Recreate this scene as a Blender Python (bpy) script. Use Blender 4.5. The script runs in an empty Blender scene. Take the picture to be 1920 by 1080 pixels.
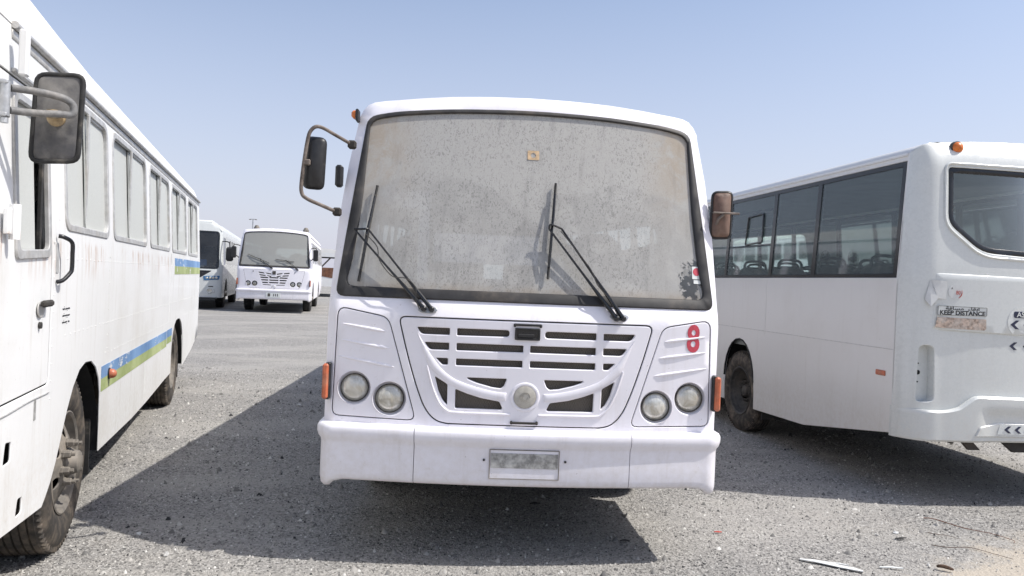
import bpy, bmesh, math, random
import numpy as np
from mathutils import Vector, Matrix
from mathutils.geometry import delaunay_2d_cdt
R = math.radians
random.seed(7); rng = np.random.default_rng(7)
sc = bpy.context.scene
col = sc.collection

# ------------------------------------------------------------------ camera, sky, sun, exposure
F_PX, CAM_H, PITCH, ROLL = 1442.0, 1.65, -0.0068, 0.0418
cd = bpy.data.cameras.new('camera'); cam = bpy.data.objects.new('camera', cd); col.objects.link(cam)
cd.sensor_width = 36.0; cd.lens = 36.0 * F_PX / 1920.0; cd.clip_start = 0.05; cd.clip_end = 3000
_f = Vector((0, math.cos(PITCH), math.sin(PITCH))); _u = Vector((0, -math.sin(PITCH), math.cos(PITCH))); _r = Vector((1, 0, 0))
_r2 = math.cos(ROLL) * _r + math.sin(ROLL) * _u; _u2 = -math.sin(ROLL) * _r + math.cos(ROLL) * _u
cam.matrix_world = Matrix(((_r2.x, _u2.x, -_f.x, 0), (_r2.y, _u2.y, -_f.y, 0), (_r2.z, _u2.z, -_f.z, CAM_H), (0, 0, 0, 1)))
sc.camera = cam

SUN_EL, SUN_AZ = R(55), R(6)            # sun stands to the right, a little towards the camera's side
sun_dir = Vector((math.cos(SUN_EL) * math.cos(SUN_AZ), -math.cos(SUN_EL) * math.sin(SUN_AZ), math.sin(SUN_EL)))
w = bpy.data.worlds.new('World'); sc.world = w; w.use_nodes = True
nt = w.node_tree; nt.nodes.clear()
sky = nt.nodes.new('ShaderNodeTexSky'); sky.sky_type = 'NISHITA'; sky.sun_disc = False
sky.sun_elevation = SUN_EL; sky.sun_rotation = R(96); sky.air_density = 1.0; sky.dust_density = 2.2; sky.ozone_density = 2.2
mix = nt.nodes.new('ShaderNodeMix'); mix.data_type = 'RGBA'; mix.inputs[0].default_value = 0.42
mix.inputs[7].default_value = (4.3, 4.3, 5.1, 1)       # desert haze, thicker towards the horizon all the way round
tc = nt.nodes.new('ShaderNodeTexCoord'); sx = nt.nodes.new('ShaderNodeSeparateXYZ'); mr_ = nt.nodes.new('ShaderNodeMapRange')
for i, v_ in enumerate((0.0, 0.40, 0.80, 0.12)): mr_.inputs[i + 1].default_value = v_
nt.links.new(tc.outputs['Generated'], sx.inputs[0]); nt.links.new(sx.outputs[2], mr_.inputs[0]); nt.links.new(mr_.outputs[0], mix.inputs[0])
bg = nt.nodes.new('ShaderNodeBackground'); bg.inputs[1].default_value = 0.13
wo = nt.nodes.new('ShaderNodeOutputWorld')
nt.links.new(sky.outputs[0], mix.inputs[6]); nt.links.new(mix.outputs[2], bg.inputs[0]); nt.links.new(bg.outputs[0], wo.inputs[0])
sd = bpy.data.lights.new('sun', 'SUN'); sd.energy = 3.6; sd.angle = R(0.53); sd.color = (1.0, 0.96, 0.9)
sun = bpy.data.objects.new('sun', sd); col.objects.link(sun)
sun.rotation_euler = sun_dir.to_track_quat('Z', 'Y').to_euler()
vs = sc.view_settings; vs.view_transform = 'Standard'; vs.look = 'None'; vs.exposure = 0.45; vs.gamma = 1.0; vs.use_curve_mapping = False

# ------------------------------------------------------------------ materials
class N:
    """small node-tree builder"""
    def __init__(s, name):
        s.m = bpy.data.materials.new(name); s.m.use_nodes = True; s.t = s.m.node_tree; s.t.nodes.clear()
        s.out = s.t.nodes.new('ShaderNodeOutputMaterial'); s._co = None
    def n(s, typ, **kw):
        nd = s.t.nodes.new(typ)
        for k, v in kw.items():
            if k.startswith('i_'): nd.inputs[int(k[2:])].default_value = v
            else: setattr(nd, k, v)
        return nd
    def l(s, a, b): s.t.links.new(a, b)
    def co(s):
        if s._co is None: s._co = s.n('ShaderNodeTexCoord').outputs['Object']
        return s._co
    def mapped(s, scale=(1, 1, 1), loc=(0, 0, 0), rot=(0, 0, 0)):
        mp = s.n('ShaderNodeMapping'); mp.inputs['Scale'].default_value = scale; mp.inputs['Location'].default_value = loc; mp.inputs['Rotation'].default_value = rot
        s.l(s.co(), mp.inputs[0]); return mp.outputs[0]
    def noise(s, scale, detail=4, rough=.55, stretch=(1, 1, 1), dist=0, loc=(0, 0, 0)):
        t = s.n('ShaderNodeTexNoise'); t.inputs['Scale'].default_value = scale; t.inputs['Detail'].default_value = detail; t.inputs['Roughness'].default_value = rough; t.inputs['Distortion'].default_value = dist
        s.l(s.mapped(stretch, loc), t.inputs['Vector']); return t.outputs['Fac']
    def vor(s, scale, feat='F1', out='Distance', stretch=(1, 1, 1)):
        t = s.n('ShaderNodeTexVoronoi', feature=feat); t.inputs['Scale'].default_value = scale
        s.l(s.mapped(stretch), t.inputs['Vector']); return t.outputs[out]
    def ramp(s, x, a, b, ya=0., yb=1.):
        t = s.n('ShaderNodeMapRange'); t.interpolation_type = 'SMOOTHSTEP'
        for i, v in enumerate((a, b, ya, yb)): t.inputs[i + 1].default_value = v
        s.l(x, t.inputs[0]); return t.outputs[0]
    def mul(s, a, b, op='MULTIPLY', clamp=False):
        t = s.n('ShaderNodeMath', operation=op); t.use_clamp = clamp
        for i, v in enumerate((a, b)):
            if isinstance(v, (int, float)): t.inputs[i].default_value = v
            else: s.l(v, t.inputs[i])
        return t.outputs[0]
    def mix(s, f, a, b):
        t = s.n('ShaderNodeMix', data_type='RGBA')
        for i, v in ((0, f), (6, a), (7, b)):
            if isinstance(v, (int, float)): t.inputs[i].default_value = v
            elif isinstance(v, (tuple, list)): t.inputs[i].default_value = (*v[:3], 1)
            else: s.l(v, t.inputs[i])
        return t.outputs[2]
    def axis(s, k):
        t = s.n('ShaderNodeSeparateXYZ'); s.l(s.co(), t.inputs[0]); return t.outputs[k]
    def bump(s, h, strength=.3, dist=.01):
        t = s.n('ShaderNodeBump'); t.inputs['Strength'].default_value = strength; t.inputs['Distance'].default_value = dist
        s.l(h, t.inputs['Height']); return t.outputs[0]
    def bsdf(s, color, rough=.5, metal=0., normal=None, spec=.5, coat=0.):
        b = s.n('ShaderNodeBsdfPrincipled')
        for k, v in (('Base Color', color), ('Roughness', rough), ('Metallic', metal), ('Specular IOR Level', spec), ('Coat Weight', coat)):
            if isinstance(v, (int, float)): b.inputs[k].default_value = v
            elif isinstance(v, (tuple, list)): b.inputs[k].default_value = (*v[:3], 1)
            else: s.l(v, b.inputs[k])
        if normal is not None: s.l(normal, b.inputs['Normal'])
        return b.outputs[0]
    def done(s, sh): s.l(sh, s.out.inputs[0]); return s.m

def plain(name, c, rough=.6, metal=0., var=.25, scale=14, dust=None, dustamt=.4, bump=.15):
    b = N(name); nz = b.noise(scale, 5, .6)
    dark = tuple(x * (1 - var) for x in c); lite = tuple(min(1, x * (1 + var)) for x in c)
    cc = b.mix(b.ramp(nz, .3, .7), dark, lite)
    if dust:
        d = b.ramp(b.noise(scale * .35, 6, .65, loc=(3, 1, 7)), .62 - dustamt * .5, .75, 0, dustamt * 1.4)
        cc = b.mix(d, cc, dust)
    return b.done(b.bsdf(cc, rough, metal, b.bump(nz, bump, .004)))

DUST = (.42, .37, .30)
def paint(name, c=(.8, .8, .8), dirt=.35, rust=False, wave=.10, rough=.38, streak=.25, low=0.):
    b = N(name)
    big = b.noise(1.3, 5, .6); fine = b.noise(22, 6, .7, loc=(5, 2, 1)); st = b.noise(7, 5, .65, stretch=(1.6, 1.6, .12), loc=(2, 9, 4))
    cc = b.mix(b.mul(b.ramp(big, .45, .8), dirt), c, (c[0] * .80, c[1] * .77, c[2] * .72))
    cc = b.mix(b.mul(b.ramp(st, .52, .8), streak), cc, (c[0] * .68, c[1] * .64, c[2] * .57))
    cc = b.mix(b.mul(b.ramp(fine, .60, .78), dirt * .8), cc, (.50, .46, .41))
    sp = b.ramp(b.noise(60, 2, .5, loc=(1, 7, 3)), .74, .80)
    cc = b.mix(b.mul(sp, dirt * 1.3), cc, (.30, .26, .22))
    scr = b.ramp(b.noise(3.2, 5, .75, stretch=(.9, .9, 26), loc=(6, 2, 5)), .66, .70); scr = b.mul(scr, b.ramp(b.noise(1.9, 3, .6, loc=(7, 1, 9)), .52, .68))
    cc = b.mix(b.mul(scr, dirt * 1.1), cc, (c[0] * .62, c[1] * .60, c[2] * .57))
    chp = b.ramp(b.noise(34, 3, .7, dist=.6, loc=(3, 8, 2)), .735, .75); cc = b.mix(b.mul(chp, min(1, dirt * 1.6)), cc, (.33, .31, .29))
    if low:
        z = b.ramp(b.axis(2), .42, 1.0, 1, 0); cc = b.mix(b.mul(b.mul(z, low), b.ramp(fine, .3, .7)), cc, (.52, .46, .38))
    if rust:
        zz = b.axis(2); band = b.mul(b.ramp(zz, 1.52, 1.74), b.ramp(zz, 1.80, 1.75, 0, 1))
        rn = b.ramp(b.noise(5, 5, .7, stretch=(1, 1.6, .18), loc=(8, 3, 2)), .52, .64)
        cc = b.mix(b.mul(b.mul(band, rn), .6), cc, (.36, .17, .06))
        ch = b.ramp(b.noise(9, 6, .75, loc=(4, 4, 4)), .70, .73); cc = b.mix(b.mul(ch, .5), cc, (.42, .40, .37))
    hb = b.mul(b.noise(1.6, 2, .5, loc=(9, 1, 1)), b.mul(fine, .03), 'ADD')
    return b.done(b.bsdf(cc, b.ramp(fine, .2, .8, rough - .05, rough + .18), 0, b.bump(hb, wave, .06), .4, .12))

M = {}
M['white'] = paint('white_bus_paint', (.80, .785, .83), .46, low=.26, wave=.10, streak=.36)
M['white_old'] = paint('chalky_white_paint', (.74, .745, .74), .6, rust=True, wave=.2, rough=.5, streak=.6, low=.3)
M['white_frp'] = paint('glossy_white_gelcoat', (.63, .65, .635), .22, wave=.05, rough=.22, streak=.15, low=.3)
M['white_side'] = paint('white_sheet_paint', (.68, .67, .65), .30, wave=.09, rough=.3, streak=.2, low=.3)
M['roofw'] = paint('dusty_white_roof_paint', (.78, .77, .74), .6, wave=.1, rough=.55)
M['rubber'] = plain('dusty_black_rubber', (.018, .018, .018), .75, 0, .4, 20, DUST, .22)
M['gasket'] = plain('brown_dusted_gasket_rubber', (.022, .021, .021), .6, 0, .4, 9, (.20, .16, .12), .26)
M['black'] = plain('black_plastic', (.014, .014, .015), .45, 0, .3, 30, DUST, .1)
M['blackgloss'] = plain('black_painted_frame', (.012, .013, .015), .25, 0, .2, 20, DUST, .08)
M['under'] = plain('dirty_underbody_steel', (.03, .027, .024), .85, 0, .4, 8, (.12, .09, .07), .4)
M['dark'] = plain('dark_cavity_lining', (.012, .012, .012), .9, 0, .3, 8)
M['tyre'] = None
M['rim'] = plain('dusty_grey_wheel_steel', (.15, .138, .122), .7, .1, .25, 16, (.33, .285, .23), .5)
M['rimdark'] = plain('dark_wheel_steel', (.05, .048, .045), .6, .2, .3, 16, (.18, .15, .12), .4)
M['steel'] = plain('galvanised_steel', (.46, .47, .48), .45, .6, .15, 25, DUST, .2)
M['alu'] = plain('dull_aluminium', (.52, .52, .51), .5, .4, .15, 18, DUST, .35)
M['rustpipe'] = plain('rusty_mirror_tube', (.13, .105, .09), .7, .3, .35, 30, (.30, .26, .23), .5)
M['armgrey'] = plain('dusty_grey_mirror_arm', (.15, .15, .15), .7, .1, .3, 30, (.34, .315, .285), .5)
M['amber'] = plain('amber_lamp_plastic', (.62, .16, .025), .35, 0, .2, 30, (.45, .25, .14), .35)
M['orange'] = plain('faded_orange_lens', (.46, .115, .05), .4, 0, .25, 25, (.42, .24, .16), .5)
M['redlens'] = plain('red_lamp_lens', (.5, .05, .03), .35, 0, .2, 30)
M['brownplastic'] = plain('faded_brown_plastic', (.13, .075, .055), .6, 0, .25, 20, (.25, .18, .14), .4)
M['red'] = plain('red_vinyl', (.52, .055, .085), .5, 0, .12, 30, (.75, .7, .7), .10)
M['ink'] = plain('black_print', (.015, .016, .02), .6, 0, .2, 30)
M['navy'] = plain('navy_print', (.02, .025, .06), .5, 0, .2, 30)
M['signwhite'] = plain('white_sticker', (.66, .68, .66), .5, 0, .06, 20, DUST, .12)
M['paper'] = plain('white_paper', (.60, .61, .60), .8, 0, .08, 15)
M['torn'] = plain('torn_brown_sticker_residue', (.40, .31, .25), .85, 0, .5, 40, (.6, .55, .5), .5, .6)
M['plate'] = plain('scratched_number_plate_metal', (.34, .34, .33), .5, .3, .45, 28, (.6, .6, .58), .35, .5)
M['seat'] = plain('dark_seat_fabric', (.035, .045, .05), .9, 0, .3, 12, DUST, .15)
M['interior'] = plain('pale_interior_lining', (.52, .51, .48), .8, 0, .08, 5, DUST, .3)
M['interiordk'] = plain('grey_interior_lining', (.22, .235, .23), .8, 0, .1, 5, DUST, .2)
M['wood'] = plain('dry_twig_bark', (.09, .055, .035), .9, 0, .4, 60)
M['wire'] = plain('thin_rusty_wire', (.17, .07, .04), .8, .2, .3, 40)
M['blue'] = plain('faded_blue_stripe_vinyl', (.10, .22, .43), .6, 0, .3, 5, (.50, .53, .56), .5)
M['green'] = plain('faded_lime_stripe_vinyl', (.29, .35, .11), .6, 0, .3, 5, (.55, .54, .46), .5)
M['bluelamp'] = plain('blue_tinted_headlamp', (.04, .16, .34), .15, .2, .5, 50, (.6, .7, .8), .3)
M['rustpanel'] = plain('rusted_brown_panel', (.16, .07, .04), .85, .1, .4, 6, (.28, .18, .13), .4)

def vinyl(name, c1, c2):
    b = N(name); n1 = b.noise(5, 5, .65); pe = b.ramp(b.noise(4.2, 6, .72, stretch=(1, .7, 1.6), loc=(2, 3, 9)), .60, .625)
    c = b.mix(b.ramp(n1, .3, .7), c1, c2); c = b.mix(b.ramp(b.noise(1.1, 3, .5, stretch=(1, 1, .1), loc=(1, 4, 1)), .45, .65, 0, .5), c, tuple(min(1, x * 1.35 + .05) for x in c2)); c = b.mix(b.mul(pe, .85), c, (.68, .68, .66))
    return b.done(b.bsdf(c, .6, 0, b.bump(pe, .3, .002)))
M['blue'] = vinyl('peeling_blue_stripe', (.10, .21, .42), (.17, .30, .50)); M['green'] = vinyl('peeling_lime_stripe', (.25, .32, .10), (.38, .43, .20))
def tyre_mat():
    b = N('dusty_tyre_rubber'); n1 = b.noise(9, 5, .65); n2 = b.noise(40, 4, .6, loc=(2, 2, 2))
    c = b.mix(b.ramp(n1, .38, .72, 0, .75), (.040, .037, .034), (.22, .18, .14)); c = b.mix(b.ramp(n2, .35, .7, 0, .4), c, (.06, .055, .05))
    return b.done(b.bsdf(c, .85, 0, b.bump(n2, .3, .004), .25))
M['tyre'] = tyre_mat()
def lens_mat():
    b = N('yellowed_headlamp_glass'); v = b.n('ShaderNodeTexWave', wave_type='BANDS'); v.inputs['Scale'].default_value = 18; v.inputs['Distortion'].default_value = 2.5; b.l(b.mapped(), v.inputs['Vector'])
    n1 = b.noise(11, 3, .6, dist=1.0)
    c = b.mix(b.ramp(n1, .3, .7), (.40, .38, .32), (.66, .65, .60))
    return b.done(b.bsdf(c, .16, .25, b.bump(b.mul(v.outputs['Fac'], n1, 'ADD'), .12, .004), .6, .6))
M['lens'] = lens_mat()
def grille_mat():
    b = N('expanded_metal_grille_mesh')
    def fam(sg):
        a = b.mul(b.mul(b.axis(0), 210.), b.mul(b.axis(2), sg * 420.), 'ADD'); sn = b.n('ShaderNodeMath', operation='SINE'); b.l(a, sn.inputs[0]); ab = b.n('ShaderNodeMath', operation='ABSOLUTE'); b.l(sn.outputs[0], ab.inputs[0]); return b.ramp(ab.outputs[0], .18, .40, 1, 0)
    k = b.mul(fam(1), fam(-1), 'MAXIMUM')
    c = b.mix(k, (.012, .012, .012), (.40, .35, .29))
    return b.done(b.bsdf(c, .75, .1, b.bump(k, .6, .004)))
M['grille'] = grille_mat()

def glass(name, tint, dust, film_col, spots=0., stain=False, gloss=.06, rough=.03):
    """clear tinted pane under a pale film: dust, and for the tints a painted reflection"""
    b = N(name)
    tr = b.n('ShaderNodeBsdfTransparent'); tr.inputs[0].default_value = (*tint, 1)
    gl = b.n('ShaderNodeBsdfGlossy'); gl.inputs['Roughness'].default_value = rough; gl.inputs['Color'].default_value = (.9, .92, .95, 1)
    fr = b.n('ShaderNodeFresnel'); fr.inputs['IOR'].default_value = 1.5
    m1 = b.n('ShaderNodeMixShader'); b.l(fr.outputs[0], m1.inputs[0]); b.l(tr.outputs[0], m1.inputs[1]); b.l(gl.outputs[0], m1.inputs[2])
    big = b.noise(1.1, 5, .6, loc=(1, 2, 3)); fine = b.noise(120, 3, .7)
    amt = b.mul(b.ramp(big, .25, .8, dust - .06, dust + .06), b.ramp(fine, .2, .8, .93, 1.05))
    c = b.mix(b.ramp(big, .35, .7), film_col, tuple(x * .9 for x in film_col))
    if spots:
        # dried rain drops that ran a little: short, slightly bent dark dashes
        base = b.noise(5, 2, .5, loc=(3, 3, 3))
        sp = b.ramp(b.noise(84, 1, .45, stretch=(1.2, .3, .62), dist=1.3), .54, .64)
        sp = b.mul(sp, b.ramp(b.noise(30, 2, .5, loc=(7, 7, 7)), .34, .55, .55, 1))
        sp = b.mul(sp, b.ramp(base, .3, .55, .5, 1)); ed = b.ramp(b.axis(0), .62, .98, 1, .15); sp = b.mul(sp, ed); ed2 = b.ramp(b.axis(0), -.98, -.62, .2, 1); sp = b.mul(sp, ed2)
        amt = b.mul(amt, b.ramp(sp, 0, 1, 1, 1 - spots)); c = b.mix(b.mul(sp, .40), c, tuple(x * .55 for x in film_col))
        run = b.ramp(b.noise(10, 4, .6, stretch=(1.6, 1, .10), loc=(5, 1, 2)), .50, .78); c = b.mix(b.mul(run, .30), c, tuple(x * .72 for x in film_col)); amt = b.mul(amt, b.ramp(run, 0, 1, 1, .90))
        for px_, pz_ in ((-.585, 1.475), (.54, 1.465)):      # old wiper sweeps
            ddx = b.mul(b.axis(0), px_, 'SUBTRACT'); ddz = b.mul(b.axis(2), pz_, 'SUBTRACT'); rd = b.mul(b.mul(b.mul(ddx, ddx), b.mul(ddz, ddz), 'ADD'), .5, 'POWER')
            arc_ = b.mul(b.mul(b.ramp(rd, .20, .24), b.ramp(rd, .78, .84, 1, 0)), b.ramp(b.noise(6, 4, .6, loc=(px_ * 9, 0, 3)), .30, .62)); amt = b.mul(amt, b.ramp(arc_, 0, 1, 1, .88))
    if stain:
        x = b.axis(0); z = b.axis(2); xa = b.mul(x, -1, 'MULTIPLY'); ax = b.mul(x, xa, 'MAXIMUM')
        n5 = b.noise(4.5, 5, .7, dist=.8, loc=(6, 6, 1))
        corner = b.mul(b.mul(b.ramp(ax, .62, .95), b.ramp(z, 1.85, 2.45)), b.ramp(n5, .32, .58))
        sill = b.mul(b.ramp(z, 1.66, 1.575), b.ramp(n5, .25, .6))
        k = b.mul(corner, sill, 'ADD', True)
        c = b.mix(b.mul(k, .62), c, (.36, .28, .19)); amt = b.mul(amt, b.mul(k, .15), 'ADD', True)
        # a patch somebody scraped clean round the permit sticker, lower right
        px = b.mul(x, 1.02, 'SUBTRACT'); pz = b.mul(z, 1.70, 'SUBTRACT'); rr = b.mul(b.mul(px, px), b.mul(b.mul(pz, pz), .55), 'ADD')
        wn = b.noise(16, 4, .7, stretch=(1.3, 1, 1.0), dist=1.2, loc=(2, 5, 1)); rr = b.mul(rr, b.mul(b.mul(wn, .5, 'SUBTRACT'), .035), 'ADD')
        cl = b.ramp(rr, .0085, .0105, 1, 0); stre = b.ramp(b.noise(13, 3, .6, stretch=(1.2, 1, 1.0), loc=(1, 1, 8)), .42, .52); cl = b.mul(cl, b.ramp(stre, 0, 1, .45, 1))
        amt = b.mul(amt, b.ramp(cl, 0, 1, 1, .16))
    df = b.bsdf(c, .92, 0, None, .1)
    m2 = b.n('ShaderNodeMixShader'); b.l(amt, m2.inputs[0]); b.l(m1.outputs[0], m2.inputs[1]); b.l(df, m2.inputs[2])
    return b.done(m2.outputs[0])
M['ws'] = glass('dust_caked_windshield', (.92, .95, .94), .62, (.66, .645, .61), .16, True)
M['ws2'] = glass('dusty_windshield_far', (.55, .62, .60), .60, (.50, .50, .47))
M['ws_dark'] = glass('dark_clean_windshield', (.55, .64, .68), .07, (.4, .4, .4))
M['dusty'] = glass('dust_coated_side_glass', (.6, .66, .64), .86, (.58, .595, .57))
M['dustylight'] = glass('lightly_dusted_side_glass', (.6, .68, .66), .38, (.40, .41, .39))
M['dustyclear'] = glass('thin_dust_side_glass', (.85, .9, .88), .18, (.45, .45, .43))
M['tint2'] = glass('rear_glass_painted_reflection', (.70, .80, .78), .22, (.42, .48, .48))  # film thickened so its pale colour stands in for reflections on the rear window
M['tint'] = glass('grey_green_tinted_glass', (.68, .78, .75), .20, (.38, .45, .46), gloss=.1)  # thin dust, raised and blued to paint in the sky's reflection
M['mirror'] = plain('mirror_glass', (.6, .62, .64), .05, 1., .05)

# ------------------------------------------------------------------ mesh helpers
def obj(name, verts, faces, mat, parent=None, smooth=35, weld=False, recalc=False, label=None):
    me = bpy.data.meshes.new(name); me.from_pydata([tuple(v) for v in verts], [], faces)
    if weld or recalc:
        bm = bmesh.new(); bm.from_mesh(me)
        if weld: bmesh.ops.remove_doubles(bm, verts=bm.verts, dist=1e-5)
        bmesh.ops.recalc_face_normals(bm, faces=bm.faces); bm.to_mesh(me); bm.free()
    me.materials.append(M[mat] if isinstance(mat, str) else mat)
    if smooth:
        me.shade_smooth(); me.set_sharp_from_angle(angle=R(smooth))
    o = bpy.data.objects.new(name, me); col.objects.link(o)
    if parent is not None: o.parent = parent
    if label: o['label'] = label
    return o
def thing(name, label, cat, loc=(0, 0, 0), rz=0, group=None):
    o = bpy.data.objects.new(name, None); col.objects.link(o); o.empty_display_size = .2
    o.location = loc; o.rotation_euler = (0, 0, rz); o['label'] = label; o['category'] = cat
    if group: o['group'] = group
    return o
def tag(o, label, cat, group=None):
    o['label'] = label; o['category'] = cat
    if group: o['group'] = group
    return o
def part(name, parent):
    o = bpy.data.objects.new(name, None); col.objects.link(o); o.parent = parent; o.empty_display_size = .1; return o
class MB:
    """collects shapes that belong to one part"""
    def __init__(s): s.v = []; s.f = []
    def add(s, v, f):
        k = len(s.v); s.v += [tuple(p) for p in v]; s.f += [tuple(i + k for i in q) for q in f]; return s
    def map(s, fn): s.v = [tuple(fn(*p)) for p in s.v]; return s
    def build(s, name, mat, parent=None, smooth=35, **kw): return obj(name, s.v, s.f, mat, parent, smooth, **kw)
def cbox(c, size, ch=.006):
    """box with chamfered edges"""
    hx, hy, hz = [k / 2 for k in size]; ch = min(ch, hx * .9, hy * .9, hz * .9); v = []; idx = {}
    for sx in (-1, 1):
        for sy in (-1, 1):
            for sz in (-1, 1):
                for a in range(3):
                    p = [sx * (hx - ch), sy * (hy - ch), sz * (hz - ch)]; p[a] = (sx * hx, sy * hy, sz * hz)[a]
                    idx[sx, sy, sz, a] = len(v); v.append((c[0] + p[0], c[1] + p[1], c[2] + p[2]))
    f = []
    def q(*ks):
        f.append(tuple(idx[k] for k in ks))
    for a in range(3):
        b, d = [(1, 2), (2, 0), (0, 1)][a]
        for s in (-1, 1):
            ring = []
            for (p, r) in ((-1, -1), (1, -1), (1, 1), (-1, 1)):
                k = [0, 0, 0]; k[a] = s; k[b] = p; k[d] = r; ring.append((*k, a))
            q(*(ring if s > 0 else ring[::-1]))
    for a in range(3):
        b, d = [(1, 2), (2, 0), (0, 1)][a]
        for sb in (-1, 1):
            for sd_ in (-1, 1):
                ks = []
                for sa, ax in ((-1, b), (1, b), (1, d), (-1, d)):
                    k = [0, 0, 0]; k[a] = sa; k[b] = sb; k[d] = sd_; ks.append((*k, ax))
                q(*(ks if sb * sd_ < 0 else ks[::-1]))
    for sx in (-1, 1):
        for sy in (-1, 1):
            for sz in (-1, 1):
                ks = [(sx, sy, sz, 0), (sx, sy, sz, 1), (sx, sy, sz, 2)]; q(*(ks if sx * sy * sz > 0 else ks[::-1]))
    return v, f
def box(name, c, size, mat, parent=None, ch=.006, **kw): v, f = cbox(c, size, ch); return obj(name, v, f, mat, parent, 30, **kw)
def smooth_path(pts, n=6):
    P = [Vector(p) for p in pts]; out = []
    for i in range(len(P) - 1):
        p0 = P[max(i - 1, 0)]; p1 = P[i]; p2 = P[i + 1]; p3 = P[min(i + 2, len(P) - 1)]
        for k in range(n):
            t = k / n; out.append(.5 * ((2 * p1) + (p2 - p0) * t + (2 * p0 - 5 * p1 + 4 * p2 - p3) * t * t + (3 * p1 - p0 - 3 * p2 + p3) * t ** 3))
    out.append(P[-1]); return out
def tube(path, r, seg=8, flat=1.0, closed=False):
    P = [Vector(p) for p in path]; v = []; f = []; n = len(P); prev = None
    for i, p in enumerate(P):
        if closed: t = (P[(i + 1) % n] - P[i - 1]).normalized()
        else: t = (P[min(i + 1, n - 1)] - P[max(i - 1, 0)]).normalized()
        if prev is None:
            a = Vector((0, 0, 1)) if abs(t.z) < .9 else Vector((1, 0, 0)); prev = t.cross(a).normalized()
        nrm = (prev - t * prev.dot(t)).normalized(); prev = nrm; bi = t.cross(nrm)
        rr = r[i] if isinstance(r, (list, tuple)) else r
        for k in range(seg):
            an = 2 * math.pi * k / seg; v.append(p + nrm * math.cos(an) * rr + bi * math.sin(an) * rr * flat)
    m = n if closed else n - 1
    for i in range(m):
        for k in range(seg):
            j = (i + 1) % n; f.append((i * seg + k, i * seg + (k + 1) % seg, j * seg + (k + 1) % seg, j * seg + k))
    if not closed: f.append(tuple(range(seg))[::-1]); f.append(tuple((n - 1) * seg + k for k in range(seg)))
    return v, f
def lathe(prof, n=40, c=(0, 0, 0), axis='x'):
    """profile of (radius, along axis)"""
    v = []; f = []; m = len(prof)
    for i in range(n):
        a = 2 * math.pi * i / n; ca, sa = math.cos(a), math.sin(a)
        for r, x in prof:
            p = (x, r * ca, r * sa) if axis == 'x' else ((r * ca, x, r * sa) if axis == 'y' else (r * ca, r * sa, x))
            v.append((p[0] + c[0], p[1] + c[1], p[2] + c[2]))
    for i in range(n):
        j = (i + 1) % n
        for k in range(m - 1): f.append((i * m + k, i * m + k + 1, j * m + k + 1, j * m + k))
    return v, f
def ngon(c, r, n, a0=0., sx=1., sz=1.): return [(c[0] + r * sx * math.cos(a0 + 2 * math.pi * i / n), c[1] + r * sz * math.sin(a0 + 2 * math.pi * i / n)) for i in range(n)]
def rnd(pts, r, n=4):
    """polygon with rounded corners"""
    out = []; m = len(pts)
    for i in range(m):
        p = Vector(pts[i]); a = Vector(pts[i - 1]) - p; b = Vector(pts[(i + 1) % m]) - p
        rr = r[i] if isinstance(r, (list, tuple)) else r
        d = min(rr, a.length * .48, b.length * .48)
        if d < 1e-4: out.append(tuple(p)); continue
        A = p + a.normalized() * d; B = p + b.normalized() * d
        for k in range(n + 1):
            t = k / n; q = A * (1 - t) ** 2 + p * 2 * t * (1 - t) + B * t * t; out.append((q.x, q.y))
    return out
def area(p): return .5 * sum(p[i - 1][0] * p[i][1] - p[i][0] * p[i - 1][1] for i in range(len(p)))
def resample(p, s):
    out = []
    for i in range(len(p)):
        a = p[i]; b = p[(i + 1) % len(p)]; L = math.dist(a, b); k = max(1, int(math.ceil(L / s)))
        out += [(a[0] + (b[0] - a[0]) * t / k, a[1] + (b[1] - a[1]) * t / k) for t in range(k)]
    return out
def offset(p, d):
    """shift a loop to its left by d"""
    out = []; m = len(p)
    for i in range(m):
        a = Vector(p[i]) - Vector(p[i - 1]); b = Vector(p[(i + 1) % m]) - Vector(p[i])
        if a.length < 1e-9 or b.length < 1e-9: out.append(p[i]); continue
        a.normalize(); b.normalize(); na = Vector((-a.y, a.x)); nb = Vector((-b.y, b.x)); s = na + nb
        k = s.length_squared
        s = s * (2 / k) if k > .4 else nb
        out.append((p[i][0] + s.x * d, p[i][1] + s.y * d))
    return out
def inside(px, py, loops):
    c = np.zeros(len(px), bool)
    for lp in loops:
        A = np.array(lp); B = np.roll(A, -1, 0)
        for (x1, y1), (x2, y2) in zip(A, B):
            if y1 == y2: continue
            m = ((y1 > py) != (y2 > py)) & (px < (x2 - x1) * (py - y1) / (y2 - y1) + x1); c ^= m
    return c
def edge_dist(px, py, loops):
    d = np.full(len(px), 9.)
    for lp in loops:
        A = np.array(lp); B = np.roll(A, -1, 0)
        for a, b in zip(A, B):
            ab = b - a; L = ab @ ab
            t = np.clip(((px - a[0]) * ab[0] + (py - a[1]) * ab[1]) / (L + 1e-12), 0, 1)
            d = np.minimum(d, np.hypot(px - a[0] - t * ab[0], py - a[1] - t * ab[1]))
    return d
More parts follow.
